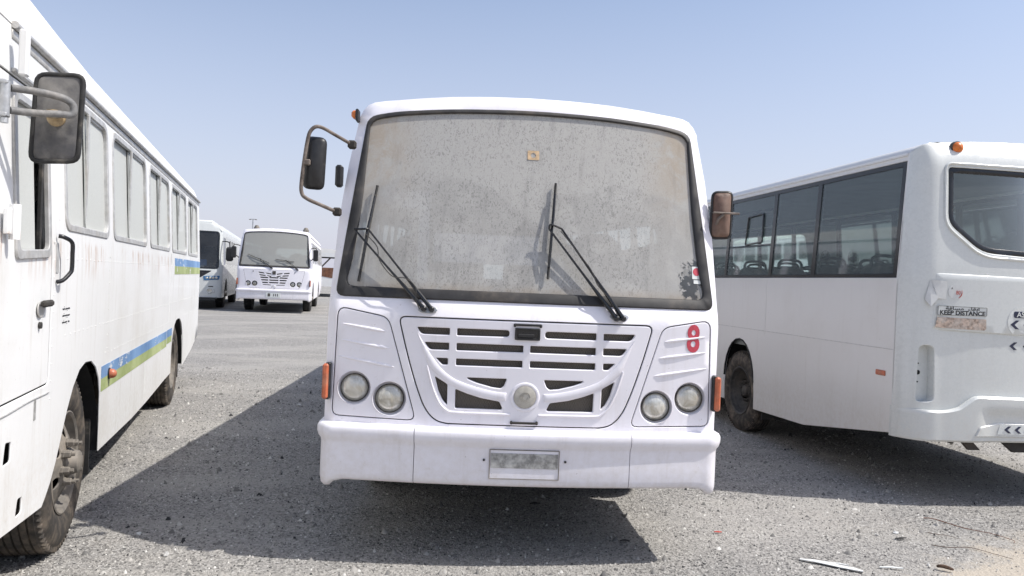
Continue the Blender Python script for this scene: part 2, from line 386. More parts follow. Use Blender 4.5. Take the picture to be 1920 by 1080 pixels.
def panel_geo(outer, holes, mp, th=.02, ch=.004, grid=.1, back=True):
    loops = [list(outer) if area(outer) > 0 else list(outer)[::-1]] + [list(h) if area(h) < 0 else list(h)[::-1] for h in holes]
    loops = [resample(l, grid) for l in loops]; ins = [offset(l, ch) for l in loops]
    A = np.array(ins[0]); x0, y0 = A.min(0); x1, y1 = A.max(0)
    gx, gy = np.meshgrid(np.arange(x0 + grid / 2, x1, grid), np.arange(y0 + grid / 2, y1, grid)); gx = gx.ravel(); gy = gy.ravel()
    if len(gx):
        k = inside(gx, gy, ins) & (edge_dist(gx, gy, ins) > grid * .35); gx = gx[k]; gy = gy[k]
    vin = [Vector(p) for l in ins for p in l]; ed = []; k = 0
    for l in ins:
        ed += [(k + i, k + (i + 1) % len(l)) for i in range(len(l))]; k += len(l)
    vin += [Vector((a, b)) for a, b in zip(gx, gy)]
    V, _, T, *_r = delaunay_2d_cdt(vin, ed, [], 0, 1e-7)
    C = np.array([[sum(V[i].x for i in t) / 3, sum(V[i].y for i in t) / 3] for t in T]); keep = inside(C[:, 0], C[:, 1], ins)
    T = [t for t, kk in zip(T, keep) if kk]
    v = [mp(p.x, p.y, 0) for p in V]; f = [tuple(t) for t in T]; nV = len(V)
    if back:
        v += [mp(p.x, p.y, th) for p in V]; f += [tuple(i + nV for i in t)[::-1] for t in T]
    for l, q in zip(loops, ins):
        n = len(l); rings = [(q, 0), (l, ch), (l, th - ch), (q, th)] if back else [(q, 0), (l, ch), (l, th)]
        if ch <= 0: rings = [(l, 0), (l, th)]
        ks = []
        for lp, t in rings: ks.append(len(v)); v += [mp(a, b, t) for a, b in lp]
        for a, b in zip(ks, ks[1:]):
            for i in range(n):
                j = (i + 1) % n; f.append((a + i, b + i, b + j, a + j))
    return v, f
def panel(name, outer, holes, mp, mat, parent, th=.02, ch=.004, grid=.1, back=True, smooth=32, label=None):
    v, f = panel_geo(outer, holes, mp, th, ch, grid, back); return obj(name, v, f, mat, parent, smooth, weld=True, label=label)
def loft(rings, closed=False):
    v = [p for r_ in rings for p in r_]; n = len(rings[0]); f = []
    for i in range(len(rings) - 1):
        for k in range(n if closed else n - 1):
            f.append((i * n + k, i * n + (k + 1) % n, (i + 1) * n + (k + 1) % n, (i + 1) * n + k))
    return v, f
def text_geo(body, size, bold=0., align='CENTER'):
    cu = bpy.data.curves.new('t', 'FONT'); cu.body = body; cu.size = size; cu.align_x = align; cu.align_y = 'CENTER'; cu.offset = bold; cu.resolution_u = 4; cu.extrude = .0004
    o = bpy.data.objects.new('t', cu); col.objects.link(o); dg = bpy.context.evaluated_depsgraph_get()
    me = o.evaluated_get(dg).to_mesh(); v = [tuple(p.co) for p in me.vertices]; f = [tuple(p.vertices) for p in me.polygons]
    o.evaluated_get(dg).to_mesh_clear(); bpy.data.objects.remove(o); bpy.data.curves.remove(cu); return v, f
def mirror_x(p): return [(-a, b) for a, b in p]
def copy_part(o, parent, loc=(0, 0, 0)):
    c = o.copy(); col.objects.link(c); c.parent = parent; c.location = loc
    for ch in o.children:
        d = ch.copy(); col.objects.link(d); d.parent = c
    return c

# ------------------------------------------------------------------ wheels
def make_wheel(parent, c, side, r=.49, width=.26, rr=.27, dished=False, detail=True, rim='rim'):
    """side = +1: outer face looks to +x. c = centre of the outer sidewall face. wheel > tyre, rim, hub, lug_nut"""
    w_ = part('wheel', parent); w_.location = c; w_.scale = (side, 1, 1)
    W = width; n = 64 if detail else 28
    pr = [(rr, -.012), (rr + .02, .0), (rr + .05, .012), (r - .10, .018), (r - .06, .008), (r - .035, -.006), (r - .03, -.010), (r - .008, -.028)]
    g = 5
    for i in range(g):
        a = -.034 - (W - .068) * i / g; b = -.034 - (W - .068) * (i + 1) / g
        pr += [(r, a - .001), (r, b + .012), (r - .014, b + .010), (r - .014, b + .002)]
    pr += [(r, -W + .034), (r - .03, -W + .01), (r - .10, -W), (rr, -W + .012)]
    m = MB(); m.add(*lathe(pr, n))
    if detail:
        for i in range(72):   # shoulder blocks
            a = 2 * math.pi * i / 72; v, f = cbox((0, 0, 0), (.030, .016, .042), .003); ca, sa = math.cos(a), math.sin(a)
            m.add([(x - .020, y * ca - (z + r - .026) * sa, y * sa + (z + r - .026) * ca) for x, y, z in v], f)
    m.build('tyre', 'tyre' if detail else 'rubber', w_, 40)
    rp = [(rr + .012, .002), (rr + .004, .006), (rr - .012, -.004), (rr - .016, -.03), (rr - .03, -.05)]
    m = MB(); m.add(*lathe(rp, n))
    inner = rr - .03
    def disc(a, b, t):
        q = math.hypot(a, b)
        if dished: d = -.05 - .10 * max(0, min(1, (inner - q) / .06)) ** .7
        else: d = -.05 + .062 * max(0, min(1, (inner - q) / (inner - .13)))
        return (d - t, a, b)
    hol = [ngon((.175 * math.cos(2 * math.pi * (i + .5) / 6), .175 * math.sin(2 * math.pi * (i + .5) / 6)), .033, 14) for i in range(6)] if detail else []
    v, f = panel_geo(ngon((0, 0), inner, 40), hol, disc, .012, .003, .045); m.add(v, f)
    m.build('rim', rim, w_, 40)
    hubx = -.12 if dished else .012
    m = MB(); m.add(*lathe([(.085, hubx - .03), (.085, hubx + .012), (.072, hubx + .03), (.062, hubx + .062), (.045, hubx + .072), (.0, hubx + .074)], 28)); m.build('hub', rim, w_)
    if detail:
        k = MB(); k.add(*lathe([(.026, -.01), (.026, .004), (.022, .006), (.021, .034), (.017, .038), (.011, .038), (.011, .058), (.0, .058)], 6))
        first = None
        for i in range(8):
            a = 2 * math.pi * (i + .25) / 8
            if first is None: first = k.build('lug_nut', rim, w_, 25); o = first
            else: o = first.copy(); col.objects.link(o); o.parent = w_
            o.location = (hubx + .002, .118 * math.cos(a), .118 * math.sin(a)); o.rotation_euler = (a, 0, 0)
    d = MB(); d.add(*lathe([(rr - .02, -W + .02), (.0, -W + .02)], 20)); d.build('brake_drum', 'under', w_)
    return w_

def seat_geo(wd=.42, dp=.42, hh=.62, handle=True):
    m = MB()
    m.add(*cbox((0, 0, .42), (wd, dp, .12), .03)); m.add(*cbox((0, .0, .2), (wd * .8, .05, .36), .01))
    prof = rnd([(-wd / 2, .42), (wd / 2, .42), (wd / 2 * .98, .42 + hh * .8), (wd / 2 * .6, .42 + hh), (-wd / 2 * .6, .42 + hh), (-wd / 2 * .98, .42 + hh * .8)], [.02, .02, .12, .1, .1, .12])
    v, f = panel_geo(prof, [], lambda a, b, t: (a, dp / 2 - .02 + (b - .42) * .14 + t, b), .1, .025, .12); m.add(v, f)
    return m

# ------------------------------------------------------------------ ground
def rise(y): t = max(0., min(1., (y - 13.) / 11.)); return .33 * t * t * (3 - 2 * t)
xs = np.unique(np.concatenate([np.linspace(-900, -40, 14), np.linspace(-40, -8, 24), np.linspace(-8, 8, 70), np.linspace(8, 40, 24), np.linspace(40, 900, 14)]))
ys = np.unique(np.concatenate([np.linspace(-300, -6, 12), np.linspace(-6, 16, 90), np.linspace(16, 60, 40), np.linspace(60, 1800, 20)]))
gv = []; gf = []
for y in ys:
    for x in xs:
        near = 1 if (-8 < x < 8 and 0 < y < 14) else 0
        gv.append((x, y, rise(y) + near * .006 * (math.sin(x * 1.7 + y * .6) * math.sin(y * 1.3 - x * .4) - .6)))
nx = len(xs)
for j in range(len(ys) - 1):
    for i in range(nx - 1): gf.append((j * nx + i, j * nx + i + 1, (j + 1) * nx + i + 1, (j + 1) * nx + i))
def ground_mat():
    b = N('grey_gravel_ground')
    cell = b.vor(75, 'F1', 'Color'); cs = b.n('ShaderNodeSeparateColor'); b.l(cell, cs.inputs[0]); d1 = b.vor(75); d2 = b.vor(28)
    n1 = b.noise(.55, 6, .6); n2 = b.noise(3.2, 6, .65, loc=(4, 4, 0)); n3 = b.noise(180, 2, .6); n4 = b.noise(1.2, 5, .6, stretch=(.35, 1.4, 1), loc=(1, 6, 0))
    c = b.mix(cs.outputs[0], (.17, .165, .158), (.37, .357, .335))
    c = b.mix(b.ramp(cs.outputs[1], .88, .95), c, (.42, .41, .39)); c = b.mix(b.ramp(cs.outputs[2], .88, .94), c, (.05, .05, .05))
    c = b.mix(b.ramp(n2, .40, .72, 0, .40), c, (.22, .213, .203)); c = b.mix(b.ramp(n4, .45, .70, 0, .6), c, (.36, .345, .315))
    c = b.mix(b.ramp(n1, .55, .75, 0, .25), c, (.36, .325, .28))
    oil = b.ramp(b.noise(.9, 5, .62, loc=(13, 4, 2)), .66, .74, 0, .5); c = b.mix(oil, c, (.10, .097, .093))
    tr = b.n('ShaderNodeTexWave', wave_type='BANDS'); tr.inputs['Scale'].default_value = .22; tr.inputs['Distortion'].default_value = 3.5; tr.inputs['Detail'].default_value = 3; b.l(b.mapped((.35, 1, 1), rot=(0, 0, .5)), tr.inputs['Vector']); c = b.mix(b.mul(b.ramp(tr.outputs['Fac'], .70, .95), .35), c, (.37, .355, .33))
    x = b.axis(0); y = b.axis(1)
    s = b.mul(b.mul(x, 2.45, 'SUBTRACT'), b.mul(b.mul(y, 4.57, 'SUBTRACT'), 1.27), 'SUBTRACT')
    s = b.mul(s, b.mul(b.mul(n2, .5, 'SUBTRACT'), 1.6), 'ADD'); s = b.ramp(s, -.15, .35); far = b.ramp(y, 5.1, 5.9, 1, 0); s = b.mul(s, far)
    c = b.mix(b.mul(s, .75), c, (.46, .405, .33))
    h = b.mul(b.mul(d1, .7), b.mul(d2, .5), 'ADD'); h = b.mul(h, b.mul(n3, .3), 'ADD')
    return b.done(b.bsdf(c, .95, 0, b.bump(h, .75, .012), .2))
M['ground'] = ground_mat()
g = obj('ground', gv, gf, 'ground', None, 0); g['kind'] = 'structure'; g['label'] = 'grey gravel parking ground with patches of sand'; g['category'] = 'ground'

def gravel(n, name, label):
    """crushed stones lying loose on the ground, thinning out with distance"""
    y = 2.6 + (rng.random(n) ** 1.9) * 10.5; x = (rng.random(n) * 2 - 1) * (1.0 + y * .72)
    sd_ = 1 / (1 + np.exp(-((x - 2.45) - (y - 4.57) * 1.27) * 6)) * (y < 5.6); k = rng.random(n) > sd_ * .85; x = x[k]; y = y[k]; n = len(x)
    s = .0042 + .0055 * rng.random(n) ** 2 + .020 * (rng.random(n) ** 45); s *= np.clip(.75 + y * .05, .75, 1.3)
    base = np.array([[1, 0, 0], [.25, .95, 0], [-.85, .55, 0], [-.75, -.65, 0], [.35, -.95, 0], [.25, .2, .75], [-.3, -.15, .9]], float)
    a = rng.random(n) * 6.283; ca, sa = np.cos(a), np.sin(a)
    B = base[None] * (1 + (rng.random((n, 7, 3)) - .5) * .7); B[:, :5, 2] = -.25
    B *= s[:, None, None] * (1 + (rng.random((n, 1, 3)) - .5) * .7)
    V = np.empty_like(B); V[..., 0] = B[..., 0] * ca[:, None] - B[..., 1] * sa[:, None] + x[:, None]; V[..., 1] = B[..., 0] * sa[:, None] + B[..., 1] * ca[:, None] + y[:, None]
    V[..., 2] = B[..., 2] + (.006 * (np.sin(x * 1.7 + y * .6) * np.sin(y * 1.3 - x * .4) - .6))[:, None]
    F = np.array([[0, 1, 5], [1, 2, 6], [2, 3, 6], [3, 4, 6], [4, 0, 5], [1, 6, 5], [4, 5, 6]]); F = (F[None] + (np.arange(n) * 7)[:, None, None]).reshape(-1, 3)
    me = bpy.data.meshes.new(name); me.vertices.add(n * 7); me.vertices.foreach_set('co', V.ravel()); me.loops.add(len(F) * 3); me.loops.foreach_set('vertex_index', F.ravel().astype(np.int32))
    me.polygons.add(len(F)); me.polygons.foreach_set('loop_start', np.arange(0, len(F) * 3, 3, dtype=np.int32)); me.update(calc_edges=True)
    at = me.attributes.new('tint', 'FLOAT', 'POINT'); at.data.foreach_set('value', np.repeat(rng.random(n), 7).astype(np.float32))
    b = N('loose_gravel_stone'); t = b.n('ShaderNodeAttribute', attribute_name='tint').outputs['Fac']
    c = b.mix(b.ramp(t, 0, 1), (.13, .127, .122), (.38, .365, .34)); c = b.mix(b.ramp(t, .93, .97), c, (.56, .55, .52)); c = b.mix(b.ramp(t, .06, .03), c, (.035, .035, .037))
    me.materials.append(b.done(b.bsdf(c, .9, 0, None, .25)))
    o = bpy.data.objects.new(name, me); col.objects.link(o); o['kind'] = 'stuff'; o['label'] = label; o['category'] = 'gravel'; return o
gravel(120000, 'gravel', 'loose crushed grey stones strewn over the parking ground')

# ------------------------------------------------------------------ flat-fronted bus (the main bus and the one like it far behind)
SU_Z = [.0, 1.5, 2.0, 2.35, 2.60]; SU_X = [1.172, 1.172, 1.158, 1.125, 1.088]
def side_u(z): return float(np.interp(z, SU_Z, SU_X))
RP = [(1.088, 2.60), (1.080, 2.652), (1.060, 2.700), (1.030, 2.738), (.99, 2.757), (.93, 2.767), (.85, 2.775), (.7, 2.793), (.5, 2.811), (.25, 2.822), (0, 2.826)]
def ztop(u): return float(np.interp(abs(u), [p[0] for p in RP[::-1]], [p[1] for p in RP[::-1]]))
def fbase(u, z):
    y = .085 * (u / 1.1) ** 2
    if z > 1.42: y += min((z - 1.42) / .1, 1) ** 2 * .03
    if z > 1.52: y += .31 * (z - 1.52) / 1.13
    return y
def fround(u, z, r=.045):
    e = side_u(z) - abs(u)
    if z > 2.4: e = min(e, ztop(u) - z)
    c = min(max(0., r - e), r); return fbase(u, z) + r * (1 - math.sqrt(max(0, 1 - (c / r) ** 2)))
def fmap(d): return lambda a, b, t: (a, fbase(a, b) + d + t, b)

WS = [(-1.128, 1.537), (1.128, 1.537), (1.09, 1.95), (1.018, 2.648), (.85, 2.684), (.5, 2.714), (0, 2.727), (-.5, 2.714), (-.85, 2.684), (-1.018, 2.648), (-1.09, 1.95)]
WS = rnd(WS, [.05, .05, .3, .06, .1, .2, .2, .2, .1, .06, .3])
def ws_in(p):
    x, z = p; k = np.interp(z, [1.53, 1.8, 2.1, 2.45, 2.7], [.052, .062, .058, .030, .014]); kb = .056 if z < 1.62 else 0
    return (x - math.copysign(k, x) * min(1, abs(x) / .9), z + (kb if z < 1.62 else 0) - (.022 if z > 2.6 else 0))
GI = [ws_in(p) for p in WS]

def flat_bus(root, far=False):
    P = root
    mirrored = lambda pts: pts + [(-a, b) for a, b in pts[::-1]]
    if not far:
        hood = rnd(mirrored([(0, .818), (.45, .820), (.508, .834), (.548, .866), (.587, .922), (.632, 1.035), (.687, 1.205), (.746, 1.425)])[1:-1] + [], [.0, .05, .03, .03, .05, .1, .1, .035] + [.035, .1, .1, .05, .03, .03, .05, .0][:8]) if False else None
        half = [(.45, .820), (.508, .834), (.548, .866), (.587, .922), (.632, 1.035), (.687, 1.205), (.746, 1.425)]
        hood = rnd(half + mirror_x(half)[::-1], [.06, .04, .04, .06, .1, .1, .04] + [.04, .1, .1, .06, .04, .04, .06])
        hp = rnd([(.633, .830), (1.118, .838), (1.105, 1.468), (.812, 1.418)], [.045, .04, .05, .05])
        panels = [hood, hp, mirror_x(hp)]
    else:
        hood = rnd([(-.78, .84), (.78, .84), (.86, .93), (.97, 1.44), (-.97, 1.44), (-.86, .93)], [.08, .08, .08, .04, .04, .08]); panels = [hood]
    outer = [(-side_u(z), z) for z in (2.35, 2.0, 1.7, 1.5, 1.1, .72)] + [(side_u(z), z) for z in (.72, 1.1, 1.5, 1.7, 2.0, 2.35)] + RP + [(-a, b) for a, b in RP[::-1][1:]]
    def grow(p, d): p = p if area(p) > 0 else p[::-1]; return offset(p, -d)
    panel('front_fascia', outer, [grow(p, .0075 if k_ == 0 else .0055) for k_, p in enumerate(panels)] + [WS], lambda a, b, t: (a, fround(a, b) + t, b), 'white', P, .016, .003, .07, True, 40)
    # windshield: rubber gasket and pane
    panel('windshield_gasket', offset(WS if area(WS) > 0 else WS[::-1], -.006), [GI], fmap(-.010), 'gasket', P, .03, .008, .08, True, 50)
    gl = panel('windshield', offset(GI if area(GI) > 0 else GI[::-1], -.008), [], fmap(.006), 'ws2' if far else 'ws', P, .006, .0, .08, False, 60)
    # dark sheet added behind the openings so seams and grille look dark
    panel('dark_backing_sheet', [(-1.1, .74), (1.1, .74), (1.1, 1.5), (-1.1, 1.5)], [], lambda a, b, t: (a, .19 + t, b), 'dark', P, .01, .0, .3)
    def light(c, r):
        h = part('headlight', P)
        pr = [(r + .012, .0), (r + .006, .004), (r + .001, .012), (r - .003, .030), (r - .006, .034), (r - .012, .026), (r - .014, .034)]
        y0 = fbase(c[0], c[1]) + .004
        m = MB(); m.add(*lathe([(a, y0 + b) for a, b in pr], 40, (c[0], 0, c[1]), 'y')); m.build('bezel', 'rim' if not far else 'rimdark', h)
        m = MB(); m.add(*lathe([(r - .010, y0 + .034), (r - .02, y0 + .026), (r * .6, y0 + .016), (r * .3, y0 + .0115), (.0, y0 + .010)], 40, (c[0], 0, c[1]), 'y')); m.build('lens', 'lens', h, 60)
        m = MB(); m.add(*lathe([(r * .22, y0 + .012), (r * .20, y0 + .004), (.0, y0 + .002)], 20, (c[0], 0, c[1]), 'y')); m.build('bulb_shield', 'rim', h, 60)
    if not far:
        H1 = [rnd([(-.643, 1.372), (-.451, 1.372), (-.451, 1.332), (-.618, 1.332)], [.012, .006, .006, .03]), rnd([(-.408, 1.373), (-.104, 1.373), (-.104, 1.334), (-.408, 1.332)], [.006, .02, .02, .006]),
              rnd([(-.596, 1.286), (-.452, 1.286), (-.452, 1.245), (-.566, 1.244)], [.012, .006, .006, .02]), rnd([(-.408, 1.287), (-.02, 1.287), (-.02, 1.246), (-.408, 1.245)], .006),
              rnd([(-.526, 1.197), (-.455, 1.197), (-.455, 1.159), (-.487, 1.159)], .008), rnd([(-.408, 1.197), (-.022, 1.198), (-.022, 1.159), (-.408, 1.158)], .006),
              rnd([(-.342, 1.090), (-.108, 1.090), (-.124, 1.048), (-.142, 1.033), (-.194, 1.038), (-.284, 1.061), (-.333, 1.080)], .008),
              rnd([(-.528, 1.090), (-.498, 1.073), (-.452, 1.046), (-.450, .924), (-.477, .952), (-.503, 1.003)], .01),
              rnd([(-.406, 1.021), (-.338, .996), (-.256, .973), (-.147, .956), (-.129, .917), (-.136, .909), (-.404, .909)], .01)]
        holes = H1 + [mirror_x(h) for h in H1]
        hd = panel('hood_panel', hood, holes, lambda a, b, t: (a, fbase(a, b) + .001 + t, b), 'white', P, .026, .005, .06, True, 40)
        panel('grille_mesh', [(-.68, .86), (.68, .86), (.68, 1.40), (-.68, 1.40)], [], lambda a, b, t: (a, fbase(a, b) + .036 + t, b), 'grille', hd, .004, 0, .1)
        # raised crescent and outer moulding over the grille
        up = [(-.636, 1.335), (-.564, 1.226), (-.497, 1.141), (-.422, 1.083), (-.319, 1.045), (-.193, 1.016), (-.108, 1.008)]; lo = [(-.112, .962), (-.240, .979), (-.338, 1.004), (-.430, 1.042), (-.512, 1.098), (-.565, 1.146)]
        sp = lambda q: [(p.x, p.y) for p in smooth_path([(a, b, 0) for a, b in q], 4)]
        cr = sp(up) + sp(lo)
        for s in (1, -1):
            pts = [(a * s, b) for a, b in cr]
            panel('grille_trim', pts, [], lambda a, b, t: (a, fbase(a, b) - .0045 + t, b), 'white', hd, .008, .002, .05, True, 50)
            m = MB(); m.add(*tube([(s * a, fbase(a, b) - .002, b) for a, b in [(p.x, p.y) for p in smooth_path([(-.575, 1.150, 0), (-.556, 1.085, 0), (-.535, 1.02, 0), (-.496, .938, 0), (-.455, .898, 0), (-.42, .886, 0), (-.30, .884, 0), (-.083, .884, 0)], 5)]], .0065, 8)); m.build('grille_moulding', 'white', hd, 60)
        panel('badge_ring', ngon((0, .987), .086, 40), [ngon((0, .987), .066, 40)], lambda a, b, t: (a, -.004 + t, b), 'white', hd, .012, .003, .05, True, 50)
        m = MB(); m.add(*lathe([(.0655, .004), (.063, -.008), (.05, -.012), (.02, -.0135), (.0, -.014)], 40, (0, 0, .987), 'y')); bd = m.build('badge', plain('weathered_badge_disc', (.44, .42, .37), .5, 0, .12, 40, (.34, .31, .26), .3), hd, 60)
        m = MB()
        for k in range(3):
            pth = [(.03 * math.cos(a) * (1 - .25 * k), -.0150, .987 + .03 * math.sin(a) * (1 - .25 * k)) for a in np.linspace(k * 1.1, k * 1.1 + 4.2, 12)]; m.add(*tube(pth, .0022, 6))
        m.build('emblem', plain('worn_emblem', (.34, .32, .28), .6), bd)
        hl = part('hood_handle', hd)
        panel('handle_cup', rnd([(-.074, 1.319), (.074, 1.319), (.074, 1.390), (-.074, 1.390)], .012), [rnd([(-.062, 1.332), (.062, 1.332), (.062, 1.380), (-.062, 1.380)], .008)], lambda a, b, t: (a, fbase(a, b) - .014 + t, b), 'black', hl, .014, .003, .05)
        box('handle_back', (0, -.002, 1.3545), (.146, .006, .069), 'blackgloss', hl, .001); box('handle_grip', (-.008, -.009, 1.345), (.095, .012, .022), 'black', hl, .004)
        m = MB(); m.add(*cbox((0, -.006, 1.408), (.165, .012, .013), .004)); m.add(*cbox((-.076, -.006, 1.404), (.014, .016, .020), .004)); m.add(*cbox((.076, -.006, 1.404), (.014, .016, .020), .004)); m.build('hinge_bar', 'black', hd)
        m = MB(); m.add(*cbox((0, -.012, .838), (.16, .014, .014), .005)); m.add(*cbox((-.074, -.005, .838), (.014, .022, .020), .004)); m.add(*cbox((.074, -.005, .838), (.014, .022, .020), .004)); m.build('hood_latch', 'under', hd)
        for s in (-1, 1):
            c1, c2 = (s * .995, 1.0), (s * .787, .947)
            pl = panel('headlight_panel', [(a * s, b) for a, b in hp], [ngon(c1, .096, 40), ngon(c2, .098, 40)], lambda a, b, t: (a, fbase(a, b) + .001 + t, b), 'white', P, .02, .004, .05, True, 40)
            for (a, b), (c_, d_) in (((1.076, 1.372), (.825, 1.337)), ((1.080, 1.278), (.795, 1.238)), ((1.092, 1.182), (.768, 1.132))):
                pth = [(s * (a + (c_ - a) * t), fbase(a + (c_ - a) * t, b) + .0015, b + (d_ - b) * t) for t in np.linspace(0, 1, 8)]
                m = MB(); m.add(*tube(pth, [.003, .006, .007, .008, .009, .0095, .009, .003], 8)); m.build('pressed_rib', 'white', pl, 60)
            for c, r in ((c1, .083), (c2, .085)):
                m = MB(); m.add(*lathe([(r + .013, fbase(*c) + .002), (r + .010, fbase(*c) + .022), (r - .002, fbase(*c) + .030)], 40, (c[0], 0, c[1]), 'y')); m.build('headlight_recess', 'white', pl, 50)
                y0 = fbase(*c) + .002; h = part('headlight', P)
                m = MB(); m.add(*lathe([(r, y0 + .032), (r - .0005, y0 + .012), (r - .003, y0 + .009), (r - .0055, y0 + .012), (r - .006, y0 + .024)], 40, (c[0], 0, c[1]), 'y')); m.build('bezel', 'rimdark', h)
                m = MB(); m.add(*lathe([(r - .005, y0 + .022), (r - .02, y0 + .014), (r * .62, y0 + .004), (r * .3, y0 - .001), (.0, y0 - .003)], 40, (c[0], 0, c[1]), 'y')); m.build('lens', 'lens', h, 60)
        # red figure 8 on the panel
        v, f = text_geo('8', .222, .0060); m = MB(); m.add([(1.002 + x * .74, fbase(1.0, 1.352) - .001 + (x * .74) * .15 - z, 1.352 + y) for x, y, z in v], f); m.build('number_decal', 'red', P, 0, label='faded red figure 8 on the headlight panel')
        panel('lower_panel', [(-.434, .79), (.434, .79), (.434, .8145), (-.434, .8145)], [], lambda a, b, t: (a, fbase(a, b) - .0025 + t, b), 'white', P, .008, .001, .06)
    else:
        holes = []
        for k in range(5):
            z = 1.37 - k * .082; e = .50 - k * .03; i1 = .30 - k * .045 if k < 2 else .16 + (k - 2) * -.0; sl = .030
            if k < 2:
                holes += [rnd([(-e, z), (-i1 - .02, z - .02), (-i1, z - .06), (-e + .02, z - sl - .01)], .01), rnd([(-i1 + .02, z - .02), (-.09, z - .045), (-.08, z - .085), (-i1 + .06, z - .06)], .01)]
                holes += [mirror_x(h) for h in holes[-2:]]
            else:
                holes += [rnd([(-e, z), (-.19, z), (-.17, z - .042), (-e + .02, z - .042)], .01), rnd([(.19, z), (e, z), (e - .02, z - .042), (.17, z - .042)], .01), rnd([(-.15, z), (.15, z), (.14, z - .042), (-.14, z - .042)], .01)]
        holes += [rnd([(-.36, .965), (-.09, .955), (-.08, .93), (-.34, .94)], .008), rnd([(.09, .955), (.36, .965), (.34, .94), (.08, .93)], .008)]
        hc = [(s * u, .985) for s in (-1, 1) for u in (.81, .60)]
        hd = panel('hood_panel', hood, holes + [ngon(c, .085, 28) for c in hc], lambda a, b, t: (a, fbase(a, b) + .001 + t, b), 'white', P, .02, .005, .08, True, 40)
        panel('grille_mesh', [(-.55, .88), (.55, .88), (.55, 1.42), (-.55, 1.42)], [], lambda a, b, t: (a, fbase(a, b) + .03 + t, b), 'dark', hd, .004, 0, .15)
        box('emblem', (0, -.004, 1.35), (.11, .012, .12), 'rimdark', hd, .02); m = MB(); m.add(*lathe([(.07, -.006), (.06, -.014), (.05, -.008)], 24, (0, 0, .87), 'y')); m.build('badge_ring', 'alu', hd)
        for c in hc: light(c, .075)
        for s in (-1, 1):
            m = MB(); m.add(*lathe([(.016, .03), (.016, -.012), (0, -.014)], 12, (s * .66, fbase(.66, 1.38), 1.38), 'y')); m.build('indicator_bud', 'black', P)
            m = MB(); m.add(*lathe([(.0, .0), (.10, .01), (.10, .06), (.05, .15), (.0, .16)], 16, (s * .8 + .12, .7, 2.77), 'z')); m.build('roof_lamp', 'rim', P)
    # three bumper sections with a rolled lip
    path = []
    for u in np.linspace(0, 1.09, 22): path.append((u, .085 * (u / 1.1) ** 2 - .035))
    cy = path[-1][1]
    for a in np.linspace(.1, 1, 9): path.append((1.09 + .075 * math.sin(a * math.pi / 2), cy + .075 * (1 - math.cos(a * math.pi / 2))))
    for t in np.linspace(.06, .42, 6): path.append((1.165, cy + .075 + t))
    prof = [(-.035, .80), (.014, .798), (.032, .790), (.040, .773), (.040, .745), (.032, .718), (.020, .703), (.016, .686), (.016, .60), (.016, .515), (.010, .487), (-.008, .472), (-.04, .470)]
    def sweep(pts):
        rings = []
        for i, (x, y) in enumerate(pts):
            a = pts[max(i - 1, 0)]; c = pts[min(i + 1, len(pts) - 1)]; tx, ty = c[0] - a[0], c[1] - a[1]; L = math.hypot(tx, ty); nx_, ny_ = ty / L, -tx / L
            dr = .045 * max(0, min(1, (abs(x) - 1.05) / .105)) ** 1.3
            rings.append([(x + nx_ * o, y + ny_ * o, z - (dr * (.62 - z) / .14 if z < .62 else 0)) for o, z in prof])
        v, f = loft(rings); n = len(prof); f.append(tuple(range(n))); f.append(tuple(range(len(v) - n, len(v)))[::-1]); return v, f
    full = [(-a, b) for a, b in path[::-1]] + path[1:]
    cut = .626
    for lo_, hi_ in ((-9, -cut - .002), (-cut + .002, cut - .002), (cut + .002, 9)):
        seg = [p for p in full if lo_ < p[0] < hi_]
        if lo_ > -9: seg = [(lo_, .085 * (lo_ / 1.1) ** 2 - .035)] + seg
        if hi_ < 9: seg = seg + [(hi_, .085 * (hi_ / 1.1) ** 2 - .035)]
        v, f = sweep(seg); obj('bumper_section', v, f, 'white', P, 50)
    # sides with window openings and wheel arches
    y_axle = (1.95, 6.5); L = 9.3
    wins = [(1.15 + .02 + k * 1.36, 2.40 + k * 1.36) for k in range(6)]
    def arch(c, r=.57): return [(c + r * math.cos(a), .50 + r * math.sin(a)) for a in np.linspace(0, math.pi, 17)]
    for s in (-1, 1):
        fz = [.45, .8, 1.2, 1.5, 1.7, 2.0, 2.3, 2.6]
        fe = [(fround(side_u(z), z) + .002, z) for z in fz]
        poly = fe[::-1] + [(y_axle[0] - .57, .45)] + arch(y_axle[0])[::-1] + [(y_axle[0] + .57, .45), (y_axle[1] - .57, .45)] + arch(y_axle[1])[::-1] + [(y_axle[1] + .57, .45), (L, .55), (L, 2.6)]
        hs = [rnd([(a, 1.72), (b, 1.72), (b, 2.45), (a, 2.45)], .07) for a, b in wins]
        cz = 1.50 if s > 0 else .95; hs.append(rnd([(.50, cz), (1.07, cz), (1.07, 2.42), (.58, 2.42)], .06))
        cw = panel('cab_window', rnd([(.49, cz - .01), (1.08, cz - .01), (1.08, 2.43), (.57, 2.43)], .06), [], lambda p, q, t, s=s: (s * (side_u(q) - .012 - t), p, q), 'dustyclear', P, .006, 0, .3, False)
        sm = lambda a, b, t, s=s: (s * (side_u(b) - t), a, b)
        panel('side_panel', poly, hs, sm, 'white', P, .02, .003, .22, True, 35)
